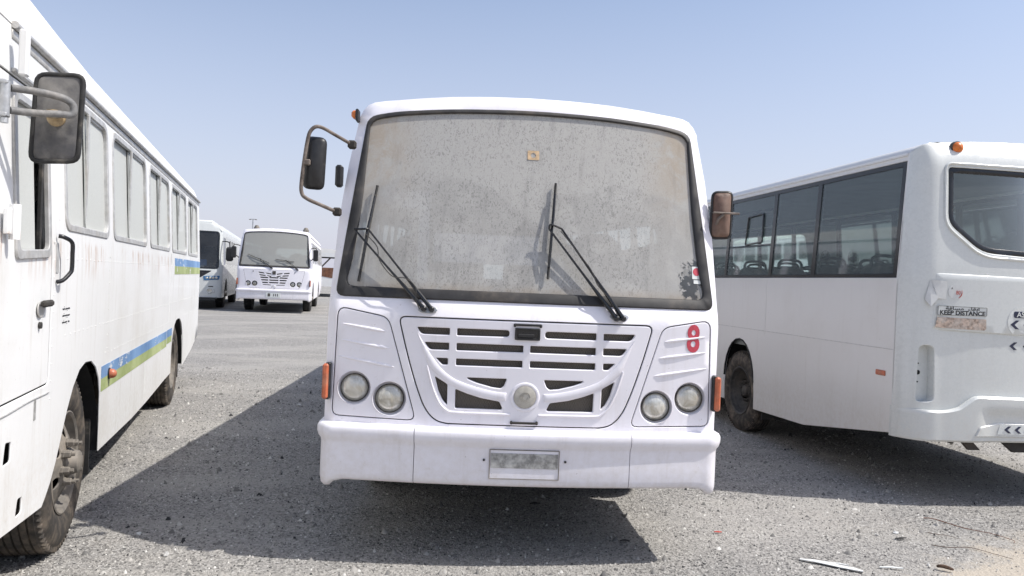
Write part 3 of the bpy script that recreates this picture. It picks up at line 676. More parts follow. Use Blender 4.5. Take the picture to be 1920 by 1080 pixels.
        for a, b in wins:
            o = rnd([(a - .008, 1.712), (b + .008, 1.712), (b + .008, 2.458), (a - .008, 2.458)], .07); i_ = rnd([(a + .03, 1.75), (b - .03, 1.75), (b - .03, 2.42), (a + .03, 2.42)], .06)
            wp = panel('side_window', o, [], lambda p, q, t, s=s: (s * (side_u(q) - .010 - t), p, q), 'dustyclear', P, .006, 0, .3, False)
            panel('window_frame', o, [i_], lambda p, q, t, s=s: (s * (side_u(q) - .001 - t), p, q), 'alu', wp, .02, .003, .3)
            m = MB(); m.add(*cbox((s * (side_u(2.08) - .016), (a + b) / 2, 2.085), (.02, .03, .68), .004)); m.build('window_divider', 'alu', wp)
        m = MB(); m.add(*tube([(s * (side_u(2.6) + .012), y, 2.602) for y in np.linspace(.65, L, 20)], .014, 8)); m.build('drip_rail', 'white', P, 60)
    full = [(-a, b) for a, b in RP] + RP[::-1][1:]
    rings = []
    for y, rz in ((None, 0), (.75, .018), (1.2, .028), (2.2, .036), (5, .036), (8.2, .036), (9.0, .02), (L, -.03)):
        rings.append([(u, (fround(u, z) + .045 * 0 + .001) if y is None else y, z + rz * (1 - (abs(u) / 1.09) ** 4)) for u, z in full])
    v, f = loft(rings); obj('roof', v, f, 'roofw', P, 50)
    rear = [(-1.15, .55), (1.15, .55), (1.172, 1.5), (1.158, 2.0)] + [(a, b) for a, b in RP] + [(-a, b) for a, b in RP[::-1][1:]] + [(-1.158, 2.0), (-1.172, 1.5)]
    rp = panel('rear_panel', rear, [rnd([(-.85, 1.7), (.85, 1.7), (.8, 2.45), (-.8, 2.45)], .1)], lambda a, b, t: (a, L - t, b), 'white', P, .02, .003, .3); panel('rear_window', rnd([(-.87, 1.68), (.87, 1.68), (.82, 2.47), (-.82, 2.47)], .1), [], lambda a, b, t: (a, L - .012 - t, b), 'dustylight', P, .005, 0, .4, False)
    box('floor', (0, 4.9, .98), (2.26, 8.6, .08), 'interiordk', P); m = MB()
    for s in (-1, 1): m.add(*cbox((s * .42, 5.0, .68), (.09, 8.2, .2), .01))
    for y in (.9, 3.2, 5.0, 8.4): m.add(*cbox((0, y, .68), (.8, .12, .14), .01))
    m.add(*cbox((0, 1.95, .52), (1.7, .14, .13), .03)); m.add(*cbox((0, 6.5, .5), (1.6, .2, .2), .05)); m.add(*cbox((0, 1.1, .75), (.7, .9, .35), .05)); m.add(*cbox((-.75, .42, .50), (.30, .30, .06), .01)); m.build('chassis', 'under', P)
    for s in (-1, 1):
        for y in y_axle: make_wheel(P, (s * 1.11, y, .49), s, detail=not far, dished=(y > 3))
    # cab and saloon
    ib = part('cab_interior', P)
    v, f = panel_geo(rnd([(-1.06, .58), (1.06, .58), (1.06, .20), (.5, .14), (-.5, .14), (-1.06, .20)], .05), [], lambda a, b, t: (a, b, 1.50 + .0 - t), .3, .02, .2); obj('dashboard', v, f, 'interiordk', ib, 40)
    m = MB(); m.add(*tube([(.62 + .21 * math.cos(a), .72 + .09 * math.sin(a), 1.60 + .19 * math.sin(a)) for a in np.linspace(0, 2 * math.pi, 28, endpoint=False)], .014, 8, closed=True)); m.add(*tube([(.62, .74, 1.60), (.62, .62, 1.45)], .03, 8)); m.add(*tube([(.43, .71, 1.6), (.81, .71, 1.6)], .012, 6)); m.build('steering_wheel', 'black', ib)
    m = MB()
    for u in (-1.00, -.66): m.add(*cbox((u, .66, 1.62), (.07, .05, 1.2), .01))
    m.add(*cbox((-.83, .66, 2.17), (.41, .05, .12), .01)); m.build('door_frame', 'white', ib)
    box('partition_board', (-.24, .85, 1.87), (.72, .05, .20), 'white', ib); box('bulkhead', (.62, 1.55, 1.45), (.9, .03, .85), 'interior', ib)
    sg = seat_geo(); first = None
    for r_ in range(8):
        for u in (-.85, -.42, .45, .87):
            if first is None: first = sg.build('seat', 'seat', ib, 40); o = first
            else: o = first.copy(); col.objects.link(o); o.parent = ib
            o.location = (u, 2.3 + r_ * .82, 1.0)
    if first:
        o = first.copy(); col.objects.link(o); o.parent = ib; o.location = (.62, 1.18, 1.02)
    # side marker lamps
    for s in (-1, 1):
        lm = part('marker_lamp', P); box('lamp_base', (s * 1.150, .085, 1.035), (.030, .045, .215), 'black', lm); box('lens', (s * 1.160, .066, 1.035), (.034, .050, .205), 'orange', lm, .01)
    return P

root = thing('bus', 'white bus with dust-caked windshield and red figure 8 facing the camera', 'bus', (.1015, 4.4709, 0), .0606, 'white buses parked on the gravel')
flat_bus(root)
def on_ws(u, z, d=-.045): return Vector((u, fbase(u, z) + d, z))
def wiper(P, piv1, piv2, e1, e2, btop, bbot, bmid):
    w_ = part('wiper', P)
    for p, e in ((piv1, e1), (piv2, e2)):
        a = on_ws(*p, -.02); b_ = on_ws(*e, -.055); m_ = [a.lerp(b_, t) for t in np.linspace(0, 1, 12)]
        m = MB(); m.add(*tube(m_, [.013, .013, .012, .011, .009, .0075, .007, .007, .0065, .0065, .0065, .0065], 8)); m.add(*lathe([(.017, .03), (.017, -.012), (.010, -.02), (0, -.02)], 14, tuple(a), 'y')); m.build('wiper_arm', 'blackgloss', w_)
    n = 18; pts = [on_ws(btop[0] + (bbot[0] - btop[0]) * t, btop[1] + (bbot[1] - btop[1]) * t, -.016) for t in np.linspace(0, 1, n)]
    m = MB(); m.add(*tube(pts, .0085, 6)); m.build('wiper_rubber', 'rubber', w_)
    m = MB()
    mid = on_ws(*bmid, -.05); q = [pts[2] + Vector((0, -.012, 0)), pts[6] + Vector((0, -.03, 0)), mid, pts[11] + Vector((0, -.03, 0)), pts[15] + Vector((0, -.012, 0))]
    m.add(*tube(smooth_path(q, 5), .0075, 6)); m.add(*tube(smooth_path([on_ws(*e1, -.058), mid + Vector((-.01, -.012, .02)), on_ws(*e2, -.058)], 5), .007, 6)); m.build('wiper_yoke', 'blackgloss', w_)
    return w_
wl = wiper(root, (-.608, 1.480), (-.562, 1.478), (-1.044, 1.929), (-.962, 1.934), (-.930, 2.206), (-1.0, 1.622), (-.969, 1.912))
m = MB(); m.add(*tube(smooth_path([on_ws(-.97, 1.90, -.06), on_ws(-.90, 1.83, -.065), on_ws(-.88, 1.75, -.06), on_ws(-.80, 1.66, -.06), on_ws(-.72, 1.65, -.06), on_ws(-.66, 1.60, -.06), on_ws(-.655, 1.53, -.05), on_ws(-.63, 1.475, -.03)], 6), .0028, 6)); m.build('washer_hose', 'rubber', wl)
wr = wiper(root, (.520, 1.465), (.560, 1.466), (.112, 1.978), (.186, 1.984), (.153, 2.267), (.111, 1.681), (.130, 1.985))
m = MB(); m.add(*tube(smooth_path([on_ws(.18, 1.97, -.06), on_ws(.27, 1.86, -.065), on_ws(.36, 1.75, -.06), on_ws(.40, 1.66, -.062), on_ws(.47, 1.58, -.05), on_ws(.53, 1.475, -.03)], 6), .0028, 6)); m.build('washer_hose', 'rubber', wr)
for u in (-.585, .54):
    panel('wiper_plate', ngon((u, 1.474), .05, 20, 0, 1.15, .45), [], lambda a, b, t: (a, fbase(a, b) - .004 + t, b), 'steel', root, .008, .002, .05)
# number plate remains on the bumper
np_ = part('number_plate', root); PY = -.051
m = MB(); m.add(*cbox((.008, PY - .001, .606), (.398, .006, .165), .002)); m.build('plate_board', 'white', np_)
box('scraped_plate', (.008, PY - .006, .628), (.388, .004, .085), 'plate', np_, .001)
m = MB()
for a, b, c_, d_ in ((-.192, .606, .004, .168), (.208, .606, .004, .168), (.008, .690, .398, .004), (.008, .523, .398, .003)): m.add(*cbox((a, PY - .004, b), (c_, .008, d_), .001))
m.build('plate_rim', 'rim', np_)
for u in (-.225, .245):
    m = MB(); m.add(*lathe([(.007, .01), (.007, -.004), (0, -.005)], 12, (u, PY, .628), 'y')); m.build('plate_bolt', 'black', root)
# nearside mirror on its bent tube and the offside one
mr = part('wing_mirror', root); YM = .10
m = MB(); m.add(*tube(smooth_path([(-1.09, .25, 2.443), (-1.17, .17, 2.478), (-1.255, .10, 2.512), (-1.30, .085, 2.492), (-1.322, .08, 2.42), (-1.345, .08, 2.20), (-1.342, .08, 2.12), (-1.31, .085, 2.088), (-1.24, .12, 2.06), (-1.155, .20, 2.028)], 6), .011, 8)); m.build('mirror_arm', 'rustpipe', mr, 60)
mo = rnd([(-1.352, 2.152), (-1.226, 2.146), (-1.218, 2.455), (-1.342, 2.462)], .04)
panel('mirror_shell', mo, [], lambda a, b, t: (a, .115 - .03 * max(0, 1 - ((a + 1.285) / .06) ** 2) * max(0, 1 - ((b - 2.3) / .16) ** 2) + t, b), 'black', mr, .04, .014, .025, True, 60)
panel('mirror_glass', offset(mo if area(mo) > 0 else mo[::-1], .012), [], lambda a, b, t: (a, .1585 + t, b), 'mirror', mr, .002, 0, .1)
box('mirror_clamp', (-1.322, .085, 2.30), (.045, .03, .035), 'rustpipe', mr)
for q in ((-1.09, .25, 2.443), (-1.155, .20, 2.03)): box('arm_bracket', q, (.05, .05, .05), 'under', mr, .01)
mr = part('wing_mirror', root)
mo = rnd([(1.150, 1.986), (1.268, 1.990), (1.271, 2.272), (1.155, 2.266)], .03)
panel('mirror_shell', mo, [], lambda a, b, t: (a, .27 - .025 * max(0, 1 - ((a - 1.21) / .05) ** 2) * max(0, 1 - ((b - 2.13) / .13) ** 2) + t, b), 'brownplastic', mr, .045, .012, .025, True, 60)
m = MB(); o_ = offset(mo if area(mo) > 0 else mo[::-1], -.003); m.add(*tube([(a, .288, b) for a, b in resample(o_, .02)], .010, 6, closed=True)); m.build('mirror_surround', 'black', mr, 60)
m = MB(); m.add(*cbox((1.225, .235, 2.137), (.17, .02, .012), .004)); m.add(*tube([(1.17, .31, 2.02), (1.18, .24, 2.10), (1.21, .235, 2.13)], .010, 6)); m.build('mirror_arm', 'rustpipe', mr)
# roof marker, side repeater, stickers
rm = part('roof_marker', root); box('lens', (-1.103, .40, 2.655), (.038, .06, .048), 'amber', rm, .012); box('lamp_base', (-1.085, .40, 2.65), (.02, .08, .075), 'black', rm)
box('side_repeater', (-1.172, .33, 2.26), (.045, .06, .135), 'black', root, .012)
st = part('permit_sticker', root); c0 = on_ws(1.034, 1.748, .002)
def on_gl(d): return lambda a, b, t: (a, fbase(a, b) + d + t, b)
panel('sticker_card', rnd([(1.006, 1.718), (1.066, 1.718), (1.066, 1.795), (1.006, 1.795)], .004), [], on_gl(.003), 'signwhite', st, .001, 0, .05)
panel('sticker_disc', ngon((1.036, 1.763), .024, 24), [], on_gl(.0015), 'red', st, .001, 0, .05)
panel('sticker_tag', rnd([(1.014, 1.690), (1.060, 1.690), (1.060, 1.712), (1.014, 1.712)], .002), [], on_gl(.003), 'signwhite', st, .001, 0, .05)
v, f = text_geo('UAE', .014, .0006); m = MB(); m.add([(1.036 + x, fbase(1.036, 1.70) + .0015 - z, 1.701 + y) for x, y, z in v], f); m.build('tag_print', 'ink', st, 0) if False else None
panel('glass_label', rnd([(-.022, 2.412), (.050, 2.412), (.050, 2.472), (-.022, 2.472)], .006), [ngon((.014, 2.442), .016, 16)], on_gl(.003), plain('faded_orange_label', (.50, .36, .22), .8, 0, .2, 40), root, .001, 0, .05)

# ------------------------------------------------------------------ old striped bus on the left (its sunlit side faces the camera)
LB = thing('bus', 'old white bus with faded blue and green side stripes, nearest on the left', 'bus', (-2.4223, 4.1449, 0), R(17.3), 'white buses parked on the gravel')
def lx(z): return -.05 * max(0., z - 1.7) - .10 * max(0., z - 2.62) ** 1.5
def lmap(d): return lambda a, b, t: (lx(b) - d - t, a, b)
LF, LR = -1.75, 8.12
LW = [(.06, 1.200), (1.385, 2.875), (3.09, 4.49), (4.71, 6.215), (6.42, 7.74)]
def larch(c, r, n=15, zc=.47): return [(c + r * math.cos(a), zc + r * 1.0 * math.sin(a)) for a in np.linspace(math.pi, 0, n)]
fa = [(-.245, .405), (-.18, .44), (-.10, .49), (.0, .58), (.10, .70), (.21, .83), (.33, .94), (.47, 1.02), (.62, 1.05), (.78, 1.04), (.92, .985), (1.02, .90), (1.07, .80), (1.085, .60), (1.085, .40)]
ra = [(4.90, .45), (4.90, .66), (4.93, .80), (5.0, .90), (5.12, .985), (5.28, 1.035), (5.48, 1.045), (5.68, 1.03), (5.85, .97), (5.98, .87), (6.05, .74), (6.09, .55), (6.09, .40)]
bot = [(LF, .48), (-.90, .455)] + fa + [(2.4, .385), (3.2, .40), (4.40, .44)] + ra + [(7.2, .50), (LR, .64)]
TOPZ = 2.70
poly = bot + [(LR, TOPZ), (LF, TOPZ)]
DOOR = rnd([(-.835, 1.02), (-.205, 1.02), (-.205, 2.46), (-.80, 2.46)], [.03, .03, .05, .05])
hs = [rnd([(a, 1.845), (b_, 1.845), (b_, 2.60), (a, 2.60)], [.09, .09, .12, .12]) for a, b_ in LW]
hs += [rnd([(-.875, .765), (-.775, .765), (-.770, .850), (-.85, .860)], .015), rnd([(-.675, .483), (-.585, .483), (-.580, .555), (-.65, .560)], .015)]
doorhole = rnd([(-1.05, 1.03), (-.20, 1.03), (-.20, 2.47), (-1.05, 2.47)], .04)
panel('side_panel', poly, hs + [doorhole], lmap(0), 'white_old', LB, .009, .003, .17, True, 35)
# lower sheet seams, folded panel joints and rows of rivets
for s_, z0, z1 in ((4.62, 1.56, 1.82), (4.60, 1.05, 1.56), (3.0, .42, .78)):
    box('panel_seam', (.001, s_, (z0 + z1) / 2), (.004, .02, z1 - z0), 'white_old', LB, .001)
m = MB(); m.add(*tube([(.003, s_, .99 + .003 * math.sin(s_ * 9)) for s_ in np.linspace(-1.4, -.2, 14)], .004, 6)); m.build('panel_seam', 'alu', LB)
m = MB()
for z in (1.26, 1.05, 1.68):
    for s_ in np.arange(.1, 7.9, .11):
        if z < 1.1 and (s_ < 1.15 or 4.85 < s_ < 6.2): continue
        m.add(*lathe([(.006, -.001), (.005, .002), (0, .003)], 6, (.0, s_ + random.uniform(-.008, .008), z + random.uniform(-.003, .003)), 'x'))
for s_ in (-.17, 1.25, 3.0, 4.66):
    for z in np.arange(.95 if s_ < 0 else 1.08, 1.78, .09): m.add(*lathe([(.006, -.001), (.005, .002), (0, .003)], 6, (.0, s_, z), 'x'))
o = m.build('rivets', 'white_old', LB); o['kind'] = 'stuff'
# stripes: faded vinyl bands along the flank
def stripe(s0, s1, z0, z1, mat, ang=0.):
    panel('stripe_band', [(s0 + ang, z0), (s1, z0), (s1, z1), (s0, z1)], [], lmap(-.0025), mat, LB, .002, 0, .2)
stripe(1.088, 4.42, .885, .968, 'blue'); stripe(1.092, 4.42, .798, .8845, 'green')
stripe(4.46, 4.88, .89, .972, 'blue'); stripe(4.46, 4.86, .82, .8895, 'green')
stripe(4.95, LR - .03, 1.680, 1.772, 'blue'); stripe(4.94, LR - .03, 1.585, 1.6795, 'green')
# windows: each a frame with two sliding panes
for a, b_ in LW:
    wf = panel('window_frame', rnd([(a - .012, 1.833), (b_ + .012, 1.833), (b_ + .012, 2.612), (a - .012, 2.612)], [.09, .09, .12, .12]), [rnd([(a + .028, 1.873), (b_ - .028, 1.873), (b_ - .028, 2.572), (a + .028, 2.572)], [.07, .07, .1, .1])], lmap(-.007), 'alu', LB, .03, .004, .25, True, 40)
    mid = (a + b_) / 2
    for p0, p1, dd in ((a + .012, mid + .02, .030), (mid - .02, b_ - .012, .016)):
        pn = panel('window_pane', rnd([(p0, 1.86), (p1, 1.86), (p1, 2.585), (p0, 2.585)], .05), [], lmap(dd), 'dusty', wf, .005, 0, .3, False)
    m = MB(); m.add(*cbox((lx(2.2) - .012, mid, 2.21), (.018, .028, .72), .004)); m.add(*cbox((lx(2.59) - .012, (mid + b_) / 2, 2.567), (.02, (b_ - a) / 2 - .06, .018), .003)); m.build('sash_bar', 'alu', wf)
# folded drip rail under the roof and roof skin
m = MB()
for s0, s1 in ((-.80, LR - .02),):
    m.add(*tube([(lx(2.69) + .014, s_, 2.688) for s_ in np.linspace(s0, s1, 30)], .017, 8)); m.add(*cbox((lx(2.65) + .001, (s0 + s1) / 2, 2.648), (.008, s1 - s0, .04), .002))
m.build('drip_rail', 'alu', LB, 60)
rp = [(.0, 2.69), (-.012, 2.735), (-.045, 2.785), (-.10, 2.825), (-.20, 2.86), (-.40, 2.895), (-.75, 2.925), (-1.15, 2.935)]
rp = [(x + lx(2.70) + .004, z) for x, z in rp]; rp = rp + [(-2.40 - x, z) for x, z in rp[::-1][1:]]
rings = []
for s_, k, dz in ((LF - .08, .86, -.14), (LF, .95, -.06), (LF + .2, 1, 0), (-.9, 1, 0), (-.4, 1, 0), (.2, 1, 0), (.9, 1, 0), (2, 1, .0), (5, 1, 0), (LR - .35, 1, 0), (LR - .08, .99, -.02), (LR + .02, .96, -.07), (LR + .04, .93, -.14)):
    up_ = .035 + .0074 * (8.1 - s_) + .055 * max(0, (.9 - s_) / 1.55) ** 1.2
    rings.append([(-1.2 + (x + 1.2) * k, s_, z + dz + up_ * min(1, (z - 2.69) / .1) if z > 2.70 else z) for x, z in rp])
v, f = loft(rings); obj('roof', v, f, 'roofw', LB, 50)
m = MB()
for s_ in (1.2, 2.95, 4.6, 6.3): m.add(*tube([(x + .004, s_, z + .004) for x, z in rp[1:8]], .006, 6))
m.build('roof_seam', 'roofw', LB, 60)
# door with its own window, handle, hinge
dm = lmap(.004)
dw = rnd([(-.800, 1.672), (-.262, 1.692), (-.262, 2.40), (-.800, 2.40)], [.05, .06, .08, .05])
dr = panel('driver_door', rnd([(-1.045, 1.035), (-.205, 1.035), (-.205, 2.465), (-1.045, 2.465)], .035), [dw], dm, 'white_old', LB, .03, .005, .15, True, 35)
wf = panel('door_window_frame', rnd([(-.812, 1.660), (-.25, 1.680), (-.25, 2.412), (-.812, 2.412)], [.05, .06, .08, .05]), [rnd([(-.765, 1.705), (-.292, 1.72), (-.292, 2.375), (-.765, 2.375)], [.04, .04, .06, .04])], lmap(-.008), 'alu', dr, .025, .004, .2, True, 40)
panel('door_window_pane', [(-.79, 1.69), (-.435, 1.70), (-.425, 2.385), (-.79, 2.385)], [], lmap(.022), 'dusty', dr, .005, 0, .2, False)
m = MB()
for s_, wd in ((-.355, .022), (-.325, .014), (-.30, .012)): m.add(*cbox((lx(2.05) - .012 - (s_ + .355) * .2, s_, 2.045), (.02, wd, .66), .003))
m.build('window_channel', 'rubber', dr)
dh = part('door_handle', dr)
m = MB(); m.add(*cbox((.026, -.375, 1.452), (.026, .155, .034), .010)); m.add(*cbox((.012, -.305, 1.452), (.03, .03, .026), .006)); m.build('handle_grip', 'under', dh)
panel('handle_cup', ngon((-.40, 1.425), .05, 18, 0, 1.2, .85), [], lmap(-.0065), 'alu', dh, .006, .002, .05)
m = MB(); m.add(*lathe([(.017, -.002), (.016, .010), (.0, .012)], 12, (.0, -.40, 1.345), 'x')); m.build('keyhole', 'rimdark', dr)
m = MB(); m.add(*tube([(.028, -.93, 1.745), (.028, -.93, 1.895)], .022, 10)); m.add(*cbox((.012, -.965, 1.82), (.02, .06, .11), .004)); m.build('door_hinge', 'white_old', dr)
# raised angle strips round the door top
m = MB(); m.add(*cbox((.012, -.83, 2.56), (.034, .05, .20), .006)); m.build('door_post_cap', 'white_old', LB)
m = MB(); m.add(*cbox((lx(2.475) + .008, -.49, 2.487), (.022, .66, .018), .004)); m.build('door_rain_strip', 'alu', LB)
# grab handle behind the door
m = MB(); m.add(*tube(smooth_path([(.005, -.135, 1.795), (.03, -.125, 1.79), (.058, -.085, 1.765), (.060, -.078, 1.70), (.060, -.078, 1.63), (.055, -.085, 1.605), (.03, -.12, 1.565), (.005, -.135, 1.555)], 5), .011, 8)); m.build('grab_handle', 'blackgloss', LB, 60)
panel('handle_backplate', rnd([(-.145, 1.60), (-.095, 1.60), (-.095, 1.76), (-.145, 1.76)], .01), [], lmap(-.003), 'alu', LB, .003, .001, .1)
# stencilled lines, reflector tag, side marker
m = MB()
for k, z in enumerate((1.405, 1.368, 1.332)):
    for s0, ln in ((.02, .045), (.075, .06 - .02 * (k == 2)), (.14, .03)):
        pts = [(.002, s0 + ln * t, z + .004 * math.sin(t * 17 + k * 3 + s0 * 50)) for t in np.linspace(0, 1, 10)]; m.add(*tube(pts, .0017, 5))
    m.add(*tube([(.002, .05, z + .012), (.002, .053, z + .012)], .0017, 5)); m.add(*tube([(.002, .115, z - .011), (.002, .12, z - .011)], .0017, 5))
m.build('stencilled_notice', 'ink', LB)
panel('metal_tag', [(-.447, .885), (-.418, .885), (-.418, .985), (-.447, .985)], [], lmap(-.003), 'plate', LB, .003, .001, .05)
mk = part('side_marker', LB); m = MB(); m.add(*lathe([(.034, .0), (.034, .012), (.03, .026), (.018, .040), (0, .044)], 20, (.012, 1.33, .893), 'x')); m.build('lens', 'orange', mk, 60); m = MB(); m.add(*lathe([(.04, -.002), (.04, .012), (.033, .013)], 20, (.0, 1.33, .893), 'x')); m.build('lamp_base', 'black', mk)
# mirror on a bracket at the door post
mr = part('wing_mirror', LB); mr.location = (-.05, -.15, .0)
m = MB(); m.add(*tube([(.075, -.955, 2.235), (.075, -.955, 2.375)], .020, 12)); m.add(*cbox((.045, -.955, 2.372), (.09, .05, .016), .004)); m.add(*cbox((.045, -.955, 2.240), (.09, .05, .016), .004)); m.add(*lathe([(.016, 0), (.016, -.02), (0, -.022)], 10, (.075, -.955, 2.228), 'z')); m.build('mirror_bracket', 'steel', mr)
m = MB(); m.add(*tube(smooth_path([(.09, -.945, 2.352), (.16, -.87, 2.362), (.235, -.80, 2.362), (.272, -.775, 2.345), (.282, -.775, 2.315), (.270, -.78, 2.293), (.235, -.80, 2.290), (.16, -.87, 2.272), (.09, -.945, 2.262)], 6), .0155, 10)); m.build('mirror_arm', 'armgrey', mr, 60)
mo = rnd([(.098, 2.085), (.292, 2.10), (.305, 2.492), (.112, 2.478)], .045)
panel('mirror_shell', mo, [], lambda a, b, t: (a, -.70 - .012 * max(0, 1 - ((a - .2) / .095) ** 4) * max(0, 1 - ((b - 2.29) / .19) ** 4) - .018 * max(0, 1 - (((a - .2) / .06) ** 2 + ((b - 2.29) / .125) ** 2)) ** .5 + t, b), plain('dusty_charcoal_plastic', (.055, .055, .06), .6, 0, .25, 14, (.26, .245, .22), .5), mr, .05, .016, .018, True, 60)
m = MB(); o_ = offset(mo if area(mo) > 0 else mo[::-1], .006); m.add(*tube([(a, -.697, b) for a, b in resample(o_, .02)], .011, 8, closed=True)); m.build('mirror_rim', 'rubber', mr, 60)
panel('mirror_glass', offset(mo if area(mo) > 0 else mo[::-1], .014), [], lambda a, b, t: (a, -.6485 + t, b), 'mirror', mr, .002, 0, .1)
m = MB(); m.add(*lathe([(.038, -.70), (.036, -.735), (.028, -.742), (.012, -.745), (.0, -.745)], 18, (.205, 0, 2.282), 'y')); m.add(*cbox((.205, -.785, 2.290), (.05, .05, .034), .008)); m.build('mirror_clamp', plain('tarnished_brass_clamp', (.30, .22, .12), .6, .4, .4, 30, DUST, .4), mr)
# far side, ends, floor, inside
v, f = panel_geo(poly, [rnd([(a, 1.845), (b_, 1.845), (b_, 2.60), (a, 2.60)], .1) for a, b_ in LW], lambda a, b, t: (-2.4 - lx(b) + t, a, b), .02, .003, .3); obj('side_panel', v, f, 'white_old', LB, 35, weld=True)
panel('rear_panel', rnd([(-2.38, .64), (-.01, .64), (-.0, 1.7), (-.05, 2.70), (-.35, 2.88), (-2.05, 2.88), (-2.35, 2.70), (-2.4, 1.7)], [.03, .03, .3, .1, .2, .2, .1, .3]), [], lambda a, b, t: (a, LR + .012 - t, b), 'white_old', LB, .03, .006, .3)
panel('front_fascia', rnd([(-2.38, .48), (-.01, .48), (-.0, 1.7), (-.05, 2.68), (-2.35, 2.68), (-2.4, 1.7)], [.05, .05, .3, .1, .1, .3]), [rnd([(-2.25, 1.5), (-.15, 1.5), (-.25, 2.5), (-2.15, 2.5)], .1)], lambda a, b, t: (a, LF - .012 + t, b), 'white_old', LB, .03, .006, .3)
panel('windshield', rnd([(-2.27, 1.48), (-.13, 1.48), (-.23, 2.52), (-2.17, 2.52)], .1), [], lambda a, b, t: (a, LF + .002 + t, b), 'dustylight', LB, .006, 0, .4, False)
gq = rnd([(-2.29, 1.46), (-.11, 1.46), (-.21, 2.54), (-2.19, 2.54)], .1); panel('windshield_gasket', gq, [offset(gq, .05)], lambda a, b, t: (a, LF - .020 + t, b), 'gasket', LB, .03, .006, .3)
box('front_bumper', (-1.2, LF - .08, .62), (2.42, .16, .26), 'white_old', LB, .03); panel('front_grille', rnd([(-1.75, .95), (-.65, .95), (-.65, 1.28), (-1.75, 1.28)], .04), [], lambda a, b, t: (a, LF - .022 + t, b), 'black', LB, .02, .004, .3)
for u in (-2.1, -.3):
    hl = part('headlight', LB); m = MB(); m.add(*lathe([(.11, .0), (.105, -.02), (.09, -.012)], 30, (u, LF - .012, 1.05), 'y')); m.build('bezel', 'alu', hl); m = MB(); m.add(*lathe([(.095, -.01), (.06, -.028), (0, -.034)], 30, (u, LF - .012, 1.05), 'y')); m.build('lens', 'lens', hl, 60)
for x_ in (-2.36,):
    for a, b_ in LW: panel('window_pane', [(a - .01, 1.83), (b_ + .01, 1.83), (b_ + .01, 2.61), (a - .01, 2.61)], [], lambda p, q, t: (-2.375 - lx(q) + t, p, q), 'dusty', LB, .005, 0, .4, False)
box('floor', (-1.2, 3.2, 1.05), (2.3, 9.6, .08), 'interiordk', LB); m = MB()
for s_ in (-.75, -1.65): m.add(*cbox((s_, 3.1, .72), (.1, 9.2, .24), .01))
m.add(*cbox((-1.2, .45, .50), (1.9, .16, .14), .03)); m.add(*cbox((-1.2, 5.48, .5), (1.8, .24, .24), .06))
for y in (2.2, 3.9, 7.2): m.add(*cbox((-1.2, y, .74), (1.9, .1, .12), .01))
m.add(*cbox((-.45, 3.2, .62), (.55, .9, .36), .05)); m.build('chassis', 'under', LB)
# dark arch liners
for c_, r_, zc in ((.43, .68, .40), (5.48, .64, .42)):
    v = []; n = 14
    for i in range(n + 1):
        a = math.pi * i / n
        for x_ in (-.012, -.62): v.append((x_, c_ + r_ * math.cos(a), zc + r_ * math.sin(a) * 1.0))
    f = [(2 * i, 2 * i + 1, 2 * i + 3, 2 * i + 2) for i in range(n)]; obj('wheel_arch_liner', v, f, 'dark', LB, 60)
m = MB(); m.add(*cbox((-.20, 1.075, .52), (.30, .014, .55), .004)); m.build('mud_flap', 'rubber', LB)
m = MB(); m.add(*cbox((-.20, 6.10, .50), (.30, .014, .5), .004)); m.build('mud_flap', 'rubber', LB)
wf_ = make_wheel(LB, (-.035, .36, .497), 1, .507, .27, .285)
make_wheel(LB, (-.05, 5.47, .49), 1, .495, .27, .285, dished=True); make_wheel(LB, (-.36, 5.47, .49), 1, .495, .27, .285, dished=True, detail=False)
for y in (.455, 5.47): make_wheel(LB, (-2.37, y, .49), -1, .495, .27, .285, detail=False)
ib = part('cabin_interior', LB); sg = seat_geo(); first = None
for r_ in range(8):
    for u in (-2.1, -1.67, -.75, -.32):
        if first is None: first = sg.build('seat', 'seat', ib, 40); o = first
        else: o = first.copy(); col.objects.link(o); o.parent = ib
        o.location = (u, 1.0 + r_ * .8, 1.08)
o = first.copy(); col.objects.link(o); o.parent = ib; o.location = (-.5, -.25, 1.08)
m = MB(); m.add(*tube([(-.5 + .22 * math.cos(a), -.72 - .1 * math.sin(a), 1.75 + .2 * math.sin(a)) for a in np.linspace(0, 2 * math.pi, 26, endpoint=False)], .015, 8, closed=True)); m.add(*tube([(-.5, -.73, 1.75), (-.5, -1.1, 1.2)], .03, 8)); m.build('steering_wheel', 'black', ib)

# ------------------------------------------------------------------ bus seen from behind on the right
RB = thing('bus', 'white bus seen from behind with tinted glass and KEEP DISTANCE sticker, on the right', 'bus', (2.767, 9.08, 0), .14824, 'white buses parked on the gravel')
RW = 2.35
def rx(z): return .055 * max(0., z - 1.82) + .02 * max(0, .9 - z)
def rmap(d, s=1): return (lambda a, b, t: (rx(b) + d + t, a, b)) if s > 0 else (lambda a, b, t: (RW - rx(b) - d - t, a, b))
def rb_y(x, z):
    x = max(0., min(x, RW - x) - rx(z)); kk = min(1., x / .2)
    if x < .25: y = .2 * math.sqrt(max(0, 1 - ((.25 - x) / .25) ** 2))
    else: y = .2 + .08 * (1 - ((x - 1.175) / .925) ** 2)
    y -= kk * .06 * max(0, (z - 1.9) / 1.0)
    if z > 2.72: y -= kk * .13 * ((z - 2.72) / .27) ** 2
    return -(2.772 + y)
FRT = 6.6; AX = .13
arc = [(AX + .36 * math.cos(a) * 1.08, .62 + .475 * math.sin(a)) for a in np.linspace(math.pi, 0, 13)]
fx = 4.6; arc2 = [(fx + .40 * math.cos(a), .62 + .475 * math.sin(a)) for a in np.linspace(math.pi, 0, 13)]
